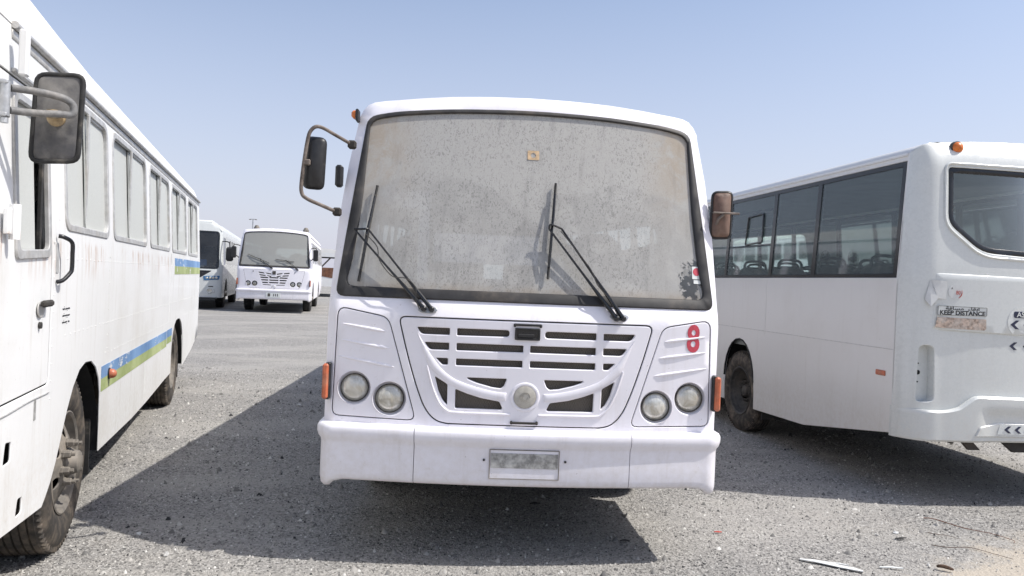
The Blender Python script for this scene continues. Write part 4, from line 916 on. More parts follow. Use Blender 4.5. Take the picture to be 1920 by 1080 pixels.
poly = [(-2.775, .545), (-1.37, .345), (-.27, .318), (-.27, .50)] + arc + [(.53, .50), (.52, .32), (fx - .42, .32)] + arc2 + [(fx + .42, .32), (FRT, .42), (FRT, 2.86), (-2.775, 2.86)]
glassrect = [(-2.745, 1.825), (5.6, 1.825), (5.6, 2.795), (-2.745, 2.795)]
for s in (1, -1):
    panel('side_panel', poly, [glassrect], rmap(0, s), 'white_side', RB, .02, .004, .18, True, 35)
    # bonded glass: panes between black posts
    posts = [-2.745, -1.44, -.545, .62, 1.9, 3.2, 4.4, 5.6]
    for i, (a, b_) in enumerate(zip(posts, posts[1:])):
        panel('side_pane', [(a + .003, 1.829), (b_ - .003, 1.829), (b_ - .003, 2.791), (a + .003, 2.791)], [], rmap(.007, s), 'tint', RB, .006, 0, .3, False)
    for i, a in enumerate(posts):
        w2 = .036 if 0 < i < 7 else .024; aa = a + (.022 if i == 0 else (-.022 if i == 7 else 0))
        panel('window_post', [(aa - w2, 1.83), (aa + w2, 1.83), (aa + w2, 2.79), (aa - w2, 2.79)], [], rmap(-.002, s), 'blackgloss', RB, .03, .003, .3)
    panel('window_rail', [(-2.74, 2.75), (5.6, 2.75), (5.6, 2.792), (-2.74, 2.792)], [], rmap(-.001, s), 'blackgloss', RB, .03, .003, .4)
    panel('window_rail', [(-2.74, 1.828), (5.6, 1.828), (5.6, 1.86), (-2.74, 1.86)], [], rmap(-.001, s), 'blackgloss', RB, .03, .003, .4)
# opening light in the third pane, belt crease, cant rail, rubbing seams
m = MB(); m.add(*tube([(rx(b) - .004, a, b) for a, b in resample(rnd([(-.30, 2.235), (.12, 2.215), (.10, 2.545), (-.28, 2.56)], .02), .05)], .010, 6, closed=True)); m.build('vent_window_frame', 'blackgloss', RB)
for z in (2.60, 2.20): panel('sash_bar', [(-.52, z - .012), (.6, z - .012), (.6, z + .012), (-.52, z + .012)], [], rmap(.012), 'blackgloss', RB, .02, .002, .4)
m = MB(); m.add(*cbox((-.0005, 1.9, 1.229), (.004, 9.3, .006), .001)); m.build('belt_seam', 'alu', RB)
m = MB(); m.add(*cbox((rx(2.83) + .004, 1.9, 2.845), (.03, 9.3, .026), .006)); m.build('cant_rail', 'white_side', RB)
box('panel_seam', (-.0008, -.50, 1.50), (.004, .006, .62), 'white_side', RB, .001)
box('side_reflector', (-.004, -2.60, 1.022), (.014, .13, .045), 'orange', RB, .006)
# roof
rp = [(.0, 2.858), (.012, 2.885), (.05, 2.915), (.12, 2.938), (.25, 2.958), (.5, 2.975), (.85, 2.986), (1.175, 2.99)]
rp = [(x + rx(2.86), z) for x, z in rp]; rp = rp + [(RW - x, z) for x, z in rp[::-1][1:]]
rings = [[(x, y if y is not None else rb_y(x, z) + .003, z - dz) for x, z in rp] for y, dz in ((None, .0), (-2.6, 0), (0, 0), (4, 0), (5.9, 0), (FRT, .12))]
v, f = loft(rings); obj('roof', v, f, 'white_side', RB, 50)
# moulded rear cap
top = [(x, z) for x, z in rp]
outer = [(.0, .535), (.25, .545), (1.175, .548), (2.10, .545), (RW, .535), (RW - .0, 1.0), (RW, 1.82), (RW - rx(2.3), 2.3)] + top[::-1] + [(rx(2.3), 2.3), (.0, 1.82), (.0, 1.0)]
outer = [(max(.0, min(RW, x)), z) for x, z in outer]
RWIN = [(.565, 2.047), (.96, 2.027), (1.39, 2.027), (1.785, 2.047), (2.055, 2.275), (2.05, 2.735), (1.175, 2.715), (.30, 2.735), (.295, 2.275)]
RWIN = rnd(RWIN, [.10, .1, .1, .10, .08, .03, .1, .03, .08])
slot = rnd([(.092, .828), (.222, .838), (.205, 1.290), (.10, 1.285)], [.035, .045, .06, .04])
def rear(d=0., extra=None):
    def g(a, b, t):
        e = extra(a, b) if extra else 0
        return (a, rb_y(a, b) + d + t - e, b)
    return g
def face_steps(a, b):
    """pressed steps of the moulding: engine lid proud of the panel below, faceted corner"""
    return .014 if 1.405 < b < 1.872 and .17 < a < RW - .17 else 0.
rear_cap = panel('rear_cap', outer, [RWIN, slot, [(RW - a, b) for a, b in slot]], rear(0), 'white_frp', RB, .02, .005, .045, True, 40)
LID = rnd([(.175, 1.418), (1.175, 1.388), (RW - .175, 1.418), (RW - .19, 1.872), (1.175, 1.858), (.19, 1.872)], [.01, .1, .01, .02, .1, .02])
panel('engine_lid', LID, [], lambda a, b, t: (a, rb_y(a, b) - .014 * max(.1, min(1, (a - .175) / .12, (RW - .175 - a) / .12)) + t, b), 'white_frp', RB, .016, .007, .05, True, 50)
o = offset(RWIN if area(RWIN) > 0 else RWIN[::-1], -.006); i_ = offset(RWIN if area(RWIN) > 0 else RWIN[::-1], .045)
panel('rear_window_frit', o, [i_], rear(.010), 'blackgloss', RB, .012, .003, .07, True, 50)
panel('rear_window', offset(RWIN if area(RWIN) > 0 else RWIN[::-1], .03), [], rear(.016), 'tint2', RB, .005, 0, .08, False, 60)
m = MB(); sm_ = [(a, b) for a, b in offset(RWIN if area(RWIN) > 0 else RWIN[::-1], -.03)]; m.add(*tube([(a, rb_y(a, b) - .002, b) for a, b in resample(sm_, .04)], .012, 6, closed=True)); m.build('window_surround', 'white_frp', RB, 60)
# creases catch the light
def ledge(name, pts, r=.007, mat='white_frp'):
    m = MB(); m.add(*tube([(a, rb_y(a, b) - face_steps(a, b - .004) + .001, b) for a, b in resample(pts + pts[::-1], .06)[:max(2, len(resample(pts + pts[::-1], .06)) // 2)]], r, 6)); return m.build(name, mat, RB, 60)
for k in (0, 1):
    sl = slot if k == 0 else [(RW - a, b) for a, b in slot]
    lr = part('lamp_recess', RB)
    panel('recess_floor', offset(sl if area(sl) > 0 else sl[::-1], -.01), [], lambda a, b, t: (a, -2.885 + (.10 if k == 0 else .10) * 0 + t + (.05 if min(a, RW - a) < .12 else 0) * 0, b), 'white_frp', lr, .01, 0, .1)
    v = []; n = len(sl); s2 = offset(sl if area(sl) > 0 else sl[::-1], -.002); f = []
    for a, b in s2: v += [(a, rb_y(a, b) + .004, b), (a, -2.882, b)]
    for i in range(n): j = (i + 1) % n; f.append((2 * i, 2 * j, 2 * j + 1, 2 * i + 1))
    obj('recess_wall', v, f, 'white_frp', lr, 60)
    xx = .128 if k == 0 else RW - .128
    for z, r_ in ((1.135, .006), (1.062, .019), (.985, .006)):
        m = MB(); m.add(*lathe([(r_, .01), (r_, -.003), (0, -.004)], 16, (xx, -2.888, z), 'y')); m.build('wiring_hole', 'dark', lr)
# rear bumper with its stepped upper edge
bt = [(.0, .770), (.30, .772), (.40, .80), (.515, .888), (.56, .900), (1.175, .893)]
bump = rnd(bt + [(RW - a, b) for a, b in bt[::-1][1:]] + [(RW, .52), (1.175, .533), (.0, .52)], [.0, .05, .02, .05, .03, .0, .03, .05, .02, .05, .0, 0, 0, 0])
def bstep(a, b):
    zt = float(np.interp(min(a, RW - a), [p[0] for p in bt], [p[1] for p in bt])); k = max(0, min(1, (zt - b) / .055)); xx = min(a, RW - a)
    e = .004 + .046 * max(0, min(1, (xx - .02) / .12))
    # hollow in the middle of the bumper, below a raised brow
    if .55 < xx: e -= .03 * max(0, min(1, (xx - .56) / .12)) * max(0, min(1, (.80 - b) / .05))
    return e
panel('rear_bumper', bump, [], rear(0, bstep), 'white_frp', RB, .055, .016, .03, True, 40)
panel('bumper_plinth', rnd([(.52, .575), (RW - .52, .575), (RW - .62, .688), (.74, .688), (.56, .655)], .02), [], rear(-.012, bstep), 'white_frp', RB, .03, .007, .05, True, 40)
for x0, mat in ((.445, 'under'), (.80, 'under'), (1.55, 'under')):
    v, f = panel_geo([(0, .54), (.10, .54), (.19, .455), (.085, .455)] if x0 < .5 else [(0, .54), (.30, .54), (.34, .44), (.13, .44)], [], lambda a, b, t: (a + x0, -3.0 + t, b), .03, .003, .2); obj('bumper_bracket', v, f, mat, RB, 30)
box('tail_pipe_mount', (.40, -2.95, .525), (.03, .05, .05), 'under', RB)
# lamp on the roof corner
lm = part('clearance_lamp', RB); yl = rb_y(.406, 2.905)
m = MB(); m.add(*lathe([(.047, .02), (.047, -.012), (.038, -.030), (.018, -.043), (0, -.046)], 22, (.406, yl, 2.905), 'y')); m.build('lens', 'amber', lm, 60); m = MB(); m.add(*lathe([(.054, .02), (.054, -.008), (.046, -.010)], 22, (.404, yl, 2.905), 'y')); m.build('lamp_base', 'rimdark', lm)
# stickers on the lid
def dec(name, pts, mat, d=-.0025, holes=[]): return panel(name, pts, holes, lambda a, b, t: (a, rb_y(a, b) - face_steps(a, b) + d + t, b), mat, RB, .0015, 0, .05)
sg_ = dec('warning_sticker', rnd([(.206, 1.532), (.606, 1.537), (.606, 1.610), (.206, 1.614)], .008), 'signwhite'); sg_['label'] = 'black on white KEEP DISTANCE sticker'
m = MB(); q = rnd([(.210, 1.536), (.602, 1.541), (.602, 1.606), (.210, 1.610)], .006)
m.add(*tube([(a, rb_y(a, b) - face_steps(a, b) - .004, b) for a, b in resample(q, .03)], .0016, 5, closed=True)); m.build('sticker_border', 'ink', sg_)
def letter(body, size, cx, cz, mat, name, parent, bold=0., sx=1., dz=-.0045):
    v, f = text_geo(body, size, bold); m = MB(); m.add([(cx + x * sx, rb_y(cx + x * sx, cz) - face_steps(cx + x * sx, cz + y) + dz - z, cz + y) for x, y, z in v], f); return m.build(name, mat, parent, 0)
letter('KEEP DISTANCE', .049, .407, 1.5555, 'ink', 'sticker_lettering', sg_, .0014, 1.04)
letter('\uFE94\uFED3\uFE8E\uFEB4\uFEE3  \uFE80\uFE8E\uFED8\uFE91\uFE8D', .036, .407, 1.592, 'ink', 'arabic_lettering', sg_, .0006, 1.55)
dec('torn_sticker', [(.206, 1.520), (.60, 1.514), (.604, 1.44), (.59, 1.425), (.45, 1.428), (.30, 1.432), (.194, 1.437), (.20, 1.47)], 'torn')
pp = dec('paper_notice', [(.150, 1.818), (.276, 1.808), (.272, 1.664), (.206, 1.668)], 'paper')
v = [(.151, rb_y(.151, 1.81) - .004, 1.817), (.205, rb_y(.205, 1.67) - .020, 1.668), (.148, rb_y(.148, 1.6) - .030, 1.600), (.112, rb_y(.112, 1.65) - .02, 1.655)]; v += [(x, y + .002, z) for x, y, z in v]
obj('loose_paper_corner', v, [(0, 1, 2, 3), (7, 6, 5, 4), (0, 4, 5, 1), (1, 5, 6, 2), (2, 6, 7, 3), (3, 7, 4, 0)], 'paper', pp, 0)
sp_ = dec('speed_sticker', ngon((.345, 1.725), .058, 30), 'paper'); letter('80', .045, .365, 1.718, 'redlens', 'sticker_figure', sp_, 0, .8); letter('A', .022, .315, 1.752, 'ink', 'sticker_letter', sp_)
m = MB(); m.add(*tube([(.345 + .05 * math.cos(a), rb_y(.39, 1.7) - face_steps(.39, 1.7) - .004, 1.722 + .05 * math.sin(a)) for a in np.linspace(-1.1, .35, 10)], [.001, .002, .003, .0035, .004, .0035, .003, .002, .0015, .001], 5)); m.build('sticker_ring', 'redlens', sp_)
def chev(cx, cz, s, mat='navy', x2=None): return [(cx, cz), (cx + s * .62, cz + s * .5), (cx + s * 1.05, cz + s * .5), (cx + s * .48, cz), (cx + s * 1.05, cz - s * .5), (cx + s * .62, cz - s * .5)]
lb = dec('round_label', ngon((.905, 1.505), .125, 36), 'signwhite')
dec('label_band', rnd([(.828, 1.536), (1.0, 1.536), (1.0, 1.588), (.828, 1.588)], .016), 'navy', -.0045); letter('AS', .06, .885, 1.562, 'signwhite', 'label_lettering', lb, .001, 1., -.007)
for cx in (.803, .915): dec('arrow_decal', chev(cx, 1.481, .07), 'navy', -.0045)
for cx in (.815, .93): dec('arrow_decal', chev(cx, 1.308, .062), 'navy', -.003)
def bdec(name, pts, mat, d): return panel(name, pts, [], lambda a, b, t: (a, rb_y(a, b) - bstep(a, b) - .012 + d + t, b), mat, RB, .0015, 0, .03)
bd_ = bdec('bumper_sticker', [(.74, .672), (1.05, .672), (1.05, .602), (.72, .598)], 'signwhite', -.003)
for cx in (.775, .862, .95): bdec('arrow_decal', chev(cx, .638, .056), 'navy', -.006)
# wheels, mud flap, underside
for s, x_ in ((1, .02), (-1, RW - .02)):
    make_wheel(RB, (x_ + .01 if s > 0 else x_ - .01, AX, .475), -s, .478, .24, .275, dished=True, detail=s > 0, rim='rimdark'); make_wheel(RB, (x_ + .03 if s > 0 else x_ - .03, fx, .475), -s, .478, .24, .275, detail=False, rim='rimdark')
box('mud_flap', (.22, -.42, .42), (.36, .02, .40), 'rubber', RB); m = MB()
for x_ in (.75, 1.6): m.add(*cbox((x_, 1.9, .66), (.1, 8.6, .2), .01))
m.add(*cbox((1.175, AX, .5), (1.8, .22, .22), .05)); m.add(*cbox((1.175, fx, .5), (1.8, .14, .14), .03)); m.add(*cbox((1.1, -2.2, .62), (.9, .8, .25), .05)); m.add(*cbox((.35, 2.2, .55), (.5, 1.2, .4), .05)); m.add(*cbox((1.175, 1.8, .80), (2.25, 9.0, .05), .01)); m.build('chassis', 'under', RB)
for xa, xb in ((.025, .40), (RW - .025, RW - .40)):
    v = []; n = 12
    for i in range(n + 1):
        a = math.pi * i / n
        for x_ in (xa, xb): v.append((x_, AX + .46 * math.cos(a), .56 + .56 * math.sin(a)))
    obj('wheel_arch_liner', v, [(2 * i, 2 * i + 1, 2 * i + 3, 2 * i + 2) for i in range(n)], 'dark', RB, 60)
m = MB(); m.add(*tube([(.002, a, b) for a, b in arc], .012, 6)); m.build('arch_lip', 'rubber', RB, 60)
# inside: floor, ceiling, seats with grab handles, fans
ib = part('cabin_interior', RB)
box('floor', (1.175, 1.9, 1.05), (2.25, 9.2, .06), 'interiordk', ib); box('rear_light_block', (1.175, -2.78, 1.30), (1.86, .36, .5), 'interiordk', ib); box('rear_light_block_corner', (.15, -2.74, 1.3), (.18, .16, .5), 'interiordk', ib); box('rear_light_block_corner', (RW - .15, -2.74, 1.3), (.18, .16, .5), 'interiordk', ib); box('ceiling', (1.175, 1.65, 2.835), (2.16, 8.94, .03), 'interiordk', ib)  # boxes at the rear end are added to block sun leaking through the rear window
box('side_lining', (.06, 1.7, 1.44), (.02, 8.6, .74), 'interiordk', ib); box('side_lining', (RW - .06, 1.7, 1.44), (.02, 8.6, .74), 'interiordk', ib)
sg = seat_geo(.44, .42, .47); hand = []
pth = smooth_path([(-.17, .20, .86), (-.16, .215, .92), (-.10, .22, .955), (.05, .22, .955), (.10, .215, .925), (.11, .20, .86)], 4); sg.add(*tube(pth, .016, 6))
first = None
for r_ in range(9):
    for k, u in enumerate((.34, .80, 1.57, 2.02)):
        if first is None: first = sg.build('seat', 'seat', ib, 40); o = first
        else: o = first.copy(); col.objects.link(o); o.parent = ib
        o.location = (u, -2.35 + r_ * .86 + .03 * (k % 2), 1.08)
for y_, z_ in ((.2, 2.14), (1.9, 2.18), (-2.0, 2.12)):
    fn = part('cabin_fan', ib); fn.location = (RW - .25, y_, z_)
    m = MB()
    for rr_ in (.05, .09, .13): m.add(*tube([(0, rr_ * math.cos(a), rr_ * math.sin(a)) for a in np.linspace(0, 2 * math.pi, 20, endpoint=False)], .004, 5, closed=True))
    for a in np.linspace(0, math.pi, 6, endpoint=False): m.add(*tube([(0, .13 * math.cos(a), .13 * math.sin(a)), (0, -.13 * math.cos(a), -.13 * math.sin(a))], .003, 5))
    m.build('fan_guard', 'rimdark', fn); m = MB(); m.add(*lathe([(.04, -.06), (.045, 0), (0, .03)], 14, (.02, 0, 0), 'x')); m.build('fan_motor', 'black', fn)
    m = MB()
    for k in range(3):
        a = k * 2.094; m.add([(0.01, .03 * math.cos(a), .03 * math.sin(a)), (.02, .12 * math.cos(a - .3), .12 * math.sin(a - .3)), (.0, .12 * math.cos(a + .4), .12 * math.sin(a + .4))], [(0, 1, 2)])
    m.build('fan_blades', 'black', fn, 0)
panel('front_fascia', [(.0, .42), (RW, .42), (RW - .05, 2.84), (.05, 2.84)], [rnd([(.12, 1.45), (RW - .12, 1.45), (RW - .2, 2.7), (.2, 2.7)], .1)], lambda a, b, t: (a, FRT - t, b), 'white_side', RB, .03, .004, .3)
panel('windshield', rnd([(.10, 1.43), (RW - .10, 1.43), (RW - .18, 2.72), (.18, 2.72)], .1), [], lambda a, b, t: (a, FRT - .012 - t, b), 'tint', RB, .006, 0, .4, False)

# ------------------------------------------------------------------ far buses
FB = thing('bus', 'distant white flat-fronted bus with four round headlights in a row, beside a blue-lamped bus', 'bus', (-7.84, 25.3, rise(25.3) - .03), R(11.8), 'white buses parked on the gravel')
flat_bus(FB, True)
wiper(FB, (-.10, 1.50), (-.06, 1.50), (-.42, 1.70), (-.36, 1.71), (-.86, 1.93), (-.16, 1.66), (-.45, 1.78))
wiper(FB, (.72, 1.48), (.76, 1.48), (.45, 1.70), (.50, 1.70), (.02, 1.80), (.62, 1.74), (.35, 1.77))
p_ = part('number_plate', FB); box('plate_board', (0, -.056, .62), (.46, .01, .17), 'signwhite', p_); box('plate_print', (-.13, -.062, .62), (.08, .004, .10), 'rimdark', p_, .001); v, f = text_geo('40761', .09); m = MB(); m.add([(.06 + x * .9, -.0625 - z, .63 + y) for x, y, z in v], f); m.build('plate_number', 'ink', p_, 0) if False else None
for k in range(3): box('plate_figure', (.02 + k * .06, -.062, .62), (.025, .004, .08), 'rimdark', p_, .001)
for s in (-1, 1):
    mr = part('wing_mirror', FB); box('mirror_shell', (s * 1.30, .12, 1.98), (.16, .08, .38), 'black', mr, .03)
    m = MB(); m.add(*tube(smooth_path([(s * 1.13, .3, 2.2), (s * 1.3, .14, 2.22), (s * 1.31, .13, 1.98), (s * 1.14, .22, 1.8)], 5), .014, 6)); m.build('mirror_arm', 'under', mr)

BB = thing('bus', 'distant white bus with dark windshield and blue-tinted headlamp, half hidden by the striped bus', 'bus', (-11.0, 25.75, rise(25.6) - .03), R(15.6), 'white buses parked on the gravel')
def bbx(z): return 1.2 - .05 * max(0, z - 1.4)
def bby(u, z): return .10 * (u / 1.2) ** 2 + (.22 * (z - 1.25) / 1.5 if z > 1.25 else 0) + .10 * max(0, (abs(u) - 1.05) / .15) ** 2
bout = [(bbx(z), z) for z in (.42, 1.4, 2.2, 2.7)] + [(1.05, 2.88), (.8, 2.94), (0, 2.98), (-.8, 2.94), (-1.05, 2.88)] + [(-bbx(z), z) for z in (2.7, 2.2, 1.4, .42)]
bws = rnd([(-1.08, 1.40), (1.08, 1.40), (1.06, 2.68), (-1.06, 2.68)], .12)
dip = rnd([(-.55, 1.10), (.50, 1.08), (.88, 1.335), (-.9, 1.335)], .06)
panel('front_fascia', bout, [bws, dip], lambda a, b, t: (a, bby(a, b) + t, b), 'white_frp', BB, .03, .006, .12, True, 40)
panel('windshield_gasket', offset(bws, -.006), [offset(bws, .05)], lambda a, b, t: (a, bby(a, b) - .006 + t, b), 'blackgloss', BB, .03, .004, .15)
panel('windshield', offset(bws, .03), [], lambda a, b, t: (a, bby(a, b) + .008 + t, b), 'ws_dark', BB, .006, 0, .15, False)
panel('lower_grille', offset(dip, -.01), [], lambda a, b, t: (a, bby(a, b) + .02 + t, b), 'black', BB, .01, 0, .15)
for s in (-1, 1):
    hl = part('headlight', BB); q = rnd([(s * .63, 1.005), (s * 1.10, 1.035), (s * 1.13, 1.175), (s * .60, 1.145)], .03)
    panel('lamp_glass', q, [], lambda a, b, t: (a, bby(a, b) - .012 + t, b), 'bluelamp', hl, .02, .006, .08)
    for k in range(4): m = MB(); m.add(*lathe([(.045, .0), (.03, -.012), (0, -.014)], 14, (s * (.72 + k * .1), bby(.8, 1.1) - .012, 1.085 + .006 * k), 'y')); m.build('lamp_unit', 'lens', hl)
    m = MB(); m.add(*lathe([(.09, .0), (.08, -.02), (.05, -.012), (0, -.012)], 18, (s * .82, bby(.8, .62), .64), 'y')); m.build('fog_lamp', 'lens', BB); box('fog_recess', (s * .80, bby(.8, .62) + .004, .65), (.36, .02, .13), 'alu', BB)
    box('bumper_slot', (s * .85, bby(.85, .8) - .002, .80), (.16, .02, .03), 'dark', BB)
    mr = part('wing_mirror', BB); box('mirror_shell', (s * 1.42, .02, 1.92), (.24, .12, .48), 'black', mr, .05)
    m = MB(); m.add(*tube(smooth_path([(s * 1.16, .3, 2.35), (s * 1.38, .1, 2.32), (s * 1.42, .06, 2.1)], 5), .02, 6)); m.build('mirror_arm', 'black', mr)
    poly = [(.22, .42), (1.1, .42)] + [(1.7 + .6 * math.cos(a), .48 + .6 * math.sin(a)) for a in np.linspace(math.pi, 0, 13)] + [(2.3, .42), (6.2, .42)] + [(6.8 + .6 * math.cos(a), .48 + .6 * math.sin(a)) for a in np.linspace(math.pi, 0, 13)] + [(7.4, .42), (10.2, .55), (10.2, 2.72), (.42, 2.72), (.25, 1.4)]
    panel('side_panel', poly, [rnd([(.6, 1.55), (1.55, 1.55), (1.55, 2.5), (.62, 2.5)], .1)], lambda a, b, t, s=s: (s * (bbx(b) - t), a, b), 'white_frp', BB, .03, .004, .4)
    panel('door_window', rnd([(.58, 1.53), (1.57, 1.53), (1.57, 2.52), (.60, 2.52)], .1), [], lambda a, b, t, s=s: (s * (bbx(b) - .012 - t), a, b), 'ws_dark', BB, .006, 0, .4, False)
    panel('side_glass', [(1.75, 1.60), (9.9, 1.60), (9.9, 2.58), (1.75, 2.58)], [], lambda a, b, t, s=s: (s * (bbx(b) + .006 - t), a, b), plain('sun_bleached_window_film', (.52, .53, .53), .35, 0, .08, 3), BB, .008, .002, .5)
    for k in range(3): box('window_vent', (s * (bbx(2.25) + .008), 3.2 + k * .9, 2.30), (.012, .22, .36), 'rimdark', BB, .004)
    for y in (1.7, 6.8): make_wheel(BB, (s * 1.15, y, .50), s, .5, .27, .29, detail=False)
rr_ = []
for y, dz in ((.30, -.10), (.55, -.01), (1.2, .02), (2.0, .02), (9.6, .0), (10.2, -.08)):
    rr_.append([(x, y, z + dz * (1 if z > 2.75 else 0)) for x, z in [(bbx(2.7), 2.70), (1.12, 2.80), (1.03, 2.89), (.8, 2.945), (.4, 2.97), (0, 2.98), (-.4, 2.97), (-.8, 2.945), (-1.03, 2.89), (-1.12, 2.80), (-bbx(2.7), 2.70)]])
v, f = loft(rr_); obj('roof', v, f, 'white_frp', BB, 50); box('roof_air_unit', (0, 2.2, 3.03), (1.5, 1.8, .16), 'white_frp', BB, .05)
panel('rear_panel', bout, [], lambda a, b, t: (a, 10.2 - t, b), 'white_frp', BB, .03, .004, .5); box('floor', (0, 5.2, 1.0), (2.2, 9.6, .1), 'under', BB); box('bumper_lip', (0, .12, .40), (2.1, .3, .06), 'black', BB)
ib = part('cab_interior', BB); box('dashboard', (0, .7, 1.33), (2.1, .6, .22), 'interiordk', ib, .05); box('dash_paper', (.25, .52, 1.47), (.6, .3, .08), 'paper', ib); box('blue_sunscreen', (-.1, .48, 1.6), (1.5, .02, .22), 'blue', ib); sg = seat_geo(.48, .45, .75)
for u, y in ((.55, 1.5), (-.6, 1.6), (-.1, 1.9), (.6, 2.6), (-.6, 2.6)):
    o = sg.build('seat', 'seat', ib, 40); o.location = (u, y, 1.05)

DB = thing('bus', 'derelict white bus with rusty brown open side, far behind between two buses', 'bus', (-11.55, 46.0, rise(46)), R(14), 'white buses parked on the gravel')
panel('end_panel', rnd([(-1.2, .62), (1.2, .62), (1.2, 2.2), (1.12, 2.66), (-1.12, 2.66), (-1.2, 2.2)], .06), [rnd([(-1.0, 1.75), (1.0, 1.75), (.98, 2.40), (-.98, 2.40)], .05)], lambda a, b, t: (a, t, b), 'white_old', DB, .04, .006, .4)
panel('rust_apron', [(-1.19, 1.22), (-.6, 1.16), (.1, 1.24), (.7, 1.15), (1.19, 1.22), (1.19, 1.76), (-1.19, 1.76)], [], lambda a, b, t: (a, -.015 + t, b), 'rustpanel', DB, .012, .003, .3)
for u in (-1.1, 1.1): box('corner_post', (u, -.01, 2.1), (.14, .06, .72), 'rustpanel', DB)
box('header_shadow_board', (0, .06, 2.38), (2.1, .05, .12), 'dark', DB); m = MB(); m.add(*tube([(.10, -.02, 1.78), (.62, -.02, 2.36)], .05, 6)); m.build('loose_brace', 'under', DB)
for s in (-1, 1): panel('side_panel', [(0, .62), (8, .62), (8, 2.66), (0, 2.66)], [[(.5 + k * 1.5, 1.6), (1.75 + k * 1.5, 1.6), (1.75 + k * 1.5, 2.4), (.5 + k * 1.5, 2.4)] for k in range(5)], lambda a, b, t, s=s: (s * (1.2 - .08 * max(0, b - 2.2) / .46 - t), a + .04, b), 'white_old', DB, .03, .004, .5)
rr_ = [[(x, y, z) for x, z in [(1.12, 2.65), (1.05, 2.78), (.7, 2.88), (0, 2.92), (-.7, 2.88), (-1.05, 2.78), (-1.12, 2.65)]] for y in (0., 4, 8)]; v, f = loft(rr_); f += [tuple(range(7)), tuple(range(14, 21))]; obj('roof', v, f, 'roofw', DB, 40)
box('floor', (0, 4, .8), (2.3, 7.8, .12), 'under', DB)
for s in (-1, 1):
    for y in (1.3, 6.2): make_wheel(DB, (s * 1.15, y, .48), s, .48, .26, .27, detail=False)

RR = thing('bus', 'far white bus with red tail lamps glimpsed beside the blue-lamped bus', 'bus', (-17.7, 51.0, rise(51)), R(12), 'white buses parked on the gravel')
panel('rear_panel', rnd([(-1.2, .6), (1.2, .6), (1.2, 2.2), (1.1, 2.85), (-1.1, 2.85), (-1.2, 2.2)], .1), [rnd([(-.9, 1.7), (.9, 1.7), (.85, 2.5), (-.85, 2.5)], .1)], lambda a, b, t: (a, t, b), 'white_old', RR, .04, .006, .4)
panel('rear_window', rnd([(-.92, 1.68), (.92, 1.68), (.87, 2.52), (-.87, 2.52)], .1), [], lambda a, b, t: (a, .012 + t, b), 'ws_dark', RR, .006, 0, .4, False)
for s in (-1, 1):
    for z in (1.35, 1.62, 1.9): box('tail_lamp', (s * 1.08, -.02, z), (.16, .05, .2), 'redlens', RR, .02)
    panel('side_panel', [(0, .6), (8, .6), (8, 2.8), (0, 2.8)], [[(.6 + k * 1.4, 1.7), (1.8 + k * 1.4, 1.7), (1.8 + k * 1.4, 2.5), (.6 + k * 1.4, 2.5)] for k in range(5)], lambda a, b, t, s=s: (s * (1.2 - .1 * max(0, b - 2.2) / .6 - t), a + .04, b), 'white_old', RR, .03, .004, .5)
    for y in (2.0, 6.2): make_wheel(RR, (s * 1.15, y, .48), s, .48, .26, .27, detail=False)
rr_ = [[(x, y, z) for x, z in [(1.1, 2.79), (1.0, 2.9), (.6, 2.97), (0, 3.0), (-.6, 2.97), (-1.0, 2.9), (-1.1, 2.79)]] for y in (0., 4, 8)]; v, f = loft(rr_); f += [tuple(range(7)), tuple(range(14, 21))]; obj('roof', v, f, 'roofw', RR, 40)
box('rear_bumper', (0, -.06, .62), (2.3, .12, .2), 'under', RR)

LP = thing('lamp_post', 'slender far lamp post with crossbar rising above the flat-fronted distant bus', 'lamp post', (-37.4, 110.0, rise(110)), 0)
m = MB(); m.add(*tube([(0, 0, 0), (0, 0, 8.9)], [.13, .07], 10)); m.build('pole', 'steel', LP); m = MB(); m.add(*tube([(-.45, 0, 8.85), (.45, 0, 8.85)], .05, 8)); m.build('crossbar', 'steel', LP)
for s in (-1, 1): box('lamp_head', (s * .42, 0, 8.8), (.3, .2, .10), 'rim', LP, .04)

# ------------------------------------------------------------------ litter on the ground
def gz(x, y): return .006 * (math.sin(x * 1.7 + y * .6) * math.sin(y * 1.3 - x * .4) - .6)
def strip(name, pts, wd, mat, label, cat, th=.004):
    pts = [Vector((x, y, gz(x, y) + .008)) for x, y in pts]; v = []; n = len(pts)
    for i, p in enumerate(pts):
        t = (pts[min(i + 1, n - 1)] - pts[max(i - 1, 0)]).normalized(); q = Vector((-t.y, t.x, 0)); ww = wd * (.75 + .5 * random.random()) * (.35 if i in (0, n - 1) else 1)
        lift = .006 * math.sin(i * 1.9)
        for k in (-1, 1):
            for z in (0, th): v.append(p + q * ww * k / 2 + Vector((0, 0, z + abs(lift))))
    f = []
    for i in range(n - 1):
        a = i * 4; b = a + 4; f += [(a + 1, a + 3, b + 3, b + 1), (a, b, b + 2, a + 2), (a, a + 1, b + 1, b), (a + 2, b + 2, b + 3, a + 3)]
    f += [(0, 2, 3, 1), (n * 4 - 4, n * 4 - 3, n * 4 - 1, n * 4 - 2)]
    return tag(obj(name, v, f, mat, None, 30, recalc=True), label, cat)
strip('plastic_strip', [(1.86, 4.775), (1.93, 4.74), (2.0, 4.715), (2.07, 4.665), (2.13, 4.63), (2.18, 4.61)], .045, 'paper', 'longest torn pale plastic strip lying on the gravel at the front', 'plastic scrap')
strip('plastic_strip', [(2.02, 4.73), (2.08, 4.712), (2.13, 4.69)], .022, 'paper', 'small torn pale flake beside the longest plastic strip', 'plastic scrap')
strip('plastic_strip', [(2.32, 4.70), (2.39, 4.695), (2.46, 4.69)], .024, 'signwhite', 'short straight pale plastic strip at the edge of the sand', 'plastic scrap')
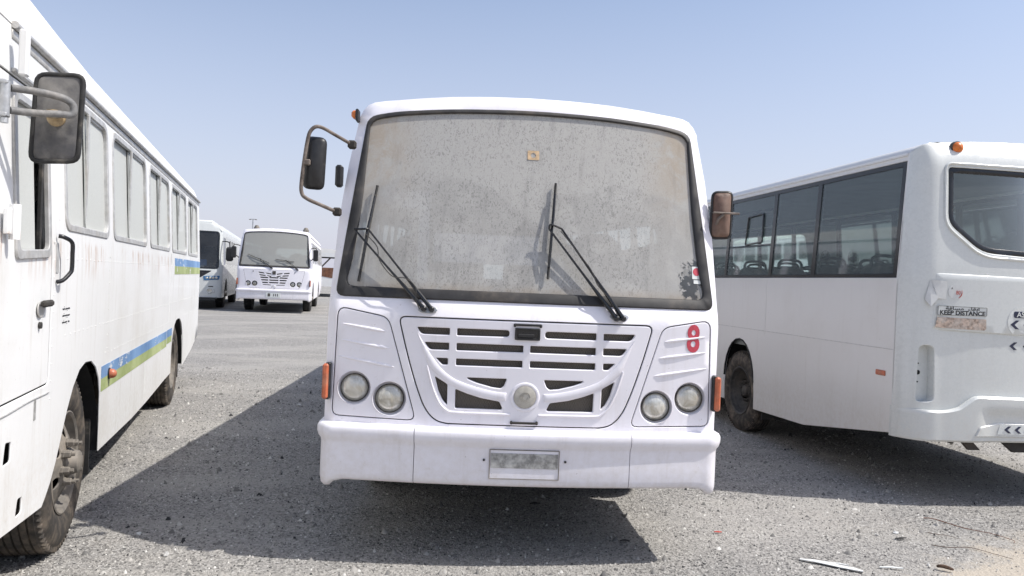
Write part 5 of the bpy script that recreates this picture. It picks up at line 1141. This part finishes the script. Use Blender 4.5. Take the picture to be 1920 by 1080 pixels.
strip('red_scrap', [(1.45, 5.25), (1.475, 5.235), (1.50, 5.24)], .022, 'redlens', 'tiny red scrap of plastic on the gravel before the bus bumper', 'plastic scrap')
strip('dark_scrap', [(2.70, 5.27), (2.745, 5.275), (2.79, 5.295)], .030, 'rubber', 'flat black rubber scrap on the gravel near the sand', 'rubber scrap')
strip('dark_scrap', [(.20, 5.76), (.24, 5.752), (.28, 5.755)], .05, 'rubber', 'black rubber scrap in the shadow under the dusty bus', 'rubber scrap')
strip('dark_scrap', [(.77, 4.985), (.80, 4.98), (.83, 4.975)], .028, 'rubber', 'black rubber flake in the front edge of the bus shadow', 'rubber scrap')
m = MB(); m.add(*tube(smooth_path([(2.69, 4.735, .012), (2.715, 4.715, .02), (2.745, 4.70, .016), (2.77, 4.69, .01)], 4), [.006, .009, .010, .011, .011, .012, .012, .012, .011, .010, .008, .007, .005], 7)); tag(m.build('bark_piece', 'wood'), 'short dark piece of bark lying on the sand', 'twig')
def twig(pts, r, mat, label):
    P = smooth_path([(x, y, gz(x, y) + .008 + .006 * abs(math.sin(i * 2.1))) for i, (x, y) in enumerate(pts)], 6); m = MB(); m.add(*tube(P, [r * (1 - .6 * i / len(P)) for i in range(len(P))], 6)); tag(m.build('twig', mat), label, 'twig')
twig([(3.18, 5.80), (3.24, 5.77), (3.33, 5.60), (3.40, 5.55), (3.486, 5.461), (3.55, 5.33), (3.53, 5.29)], .0038, 'wire', 'long reddish dry twig reaching into the sand, the farther of two')
twig([(2.90, 5.18), (2.99, 5.13), (3.14, 5.14), (3.24, 5.05), (3.30, 4.945)], .003, 'wood', 'thin dark dry twig across the sand, the nearer of two')
twig([(3.02, 5.45), (3.06, 5.40), (3.12, 5.38), (3.18, 5.33)], .003, 'wood', 'short thin twig between the two long twigs')
for k, (x, y, r_) in enumerate([(-2.25, 4.76, .016), (-1.93, 4.42, .022), (2.78, 5.42, .018), (-2.6, 9.6, .03), (2.62, 5.36, .012)]):
    bm = bmesh.new(); bmesh.ops.create_icosphere(bm, subdivisions=2, radius=r_)
    for q in bm.verts: q.co *= .75 + .5 * random.random(); q.co.z *= .6
    me = bpy.data.meshes.new('stone'); bm.to_mesh(me); bm.free(); me.materials.append(M['paper'] if k in (0, 2) else M['alu']); o = bpy.data.objects.new('stone', me); col.objects.link(o); o.location = (x, y, gz(x, y) + r_ * .35)
    tag(o, ['white pebble near the striped bus front wheel', 'larger pale pebble at the left front of the bus shadow', 'pale pebble beside the black rubber scrap', 'pale stone far out on the sunlit gravel beyond the striped bus', 'tiny grey pebble left of the black rubber scrap'][k], 'stone')
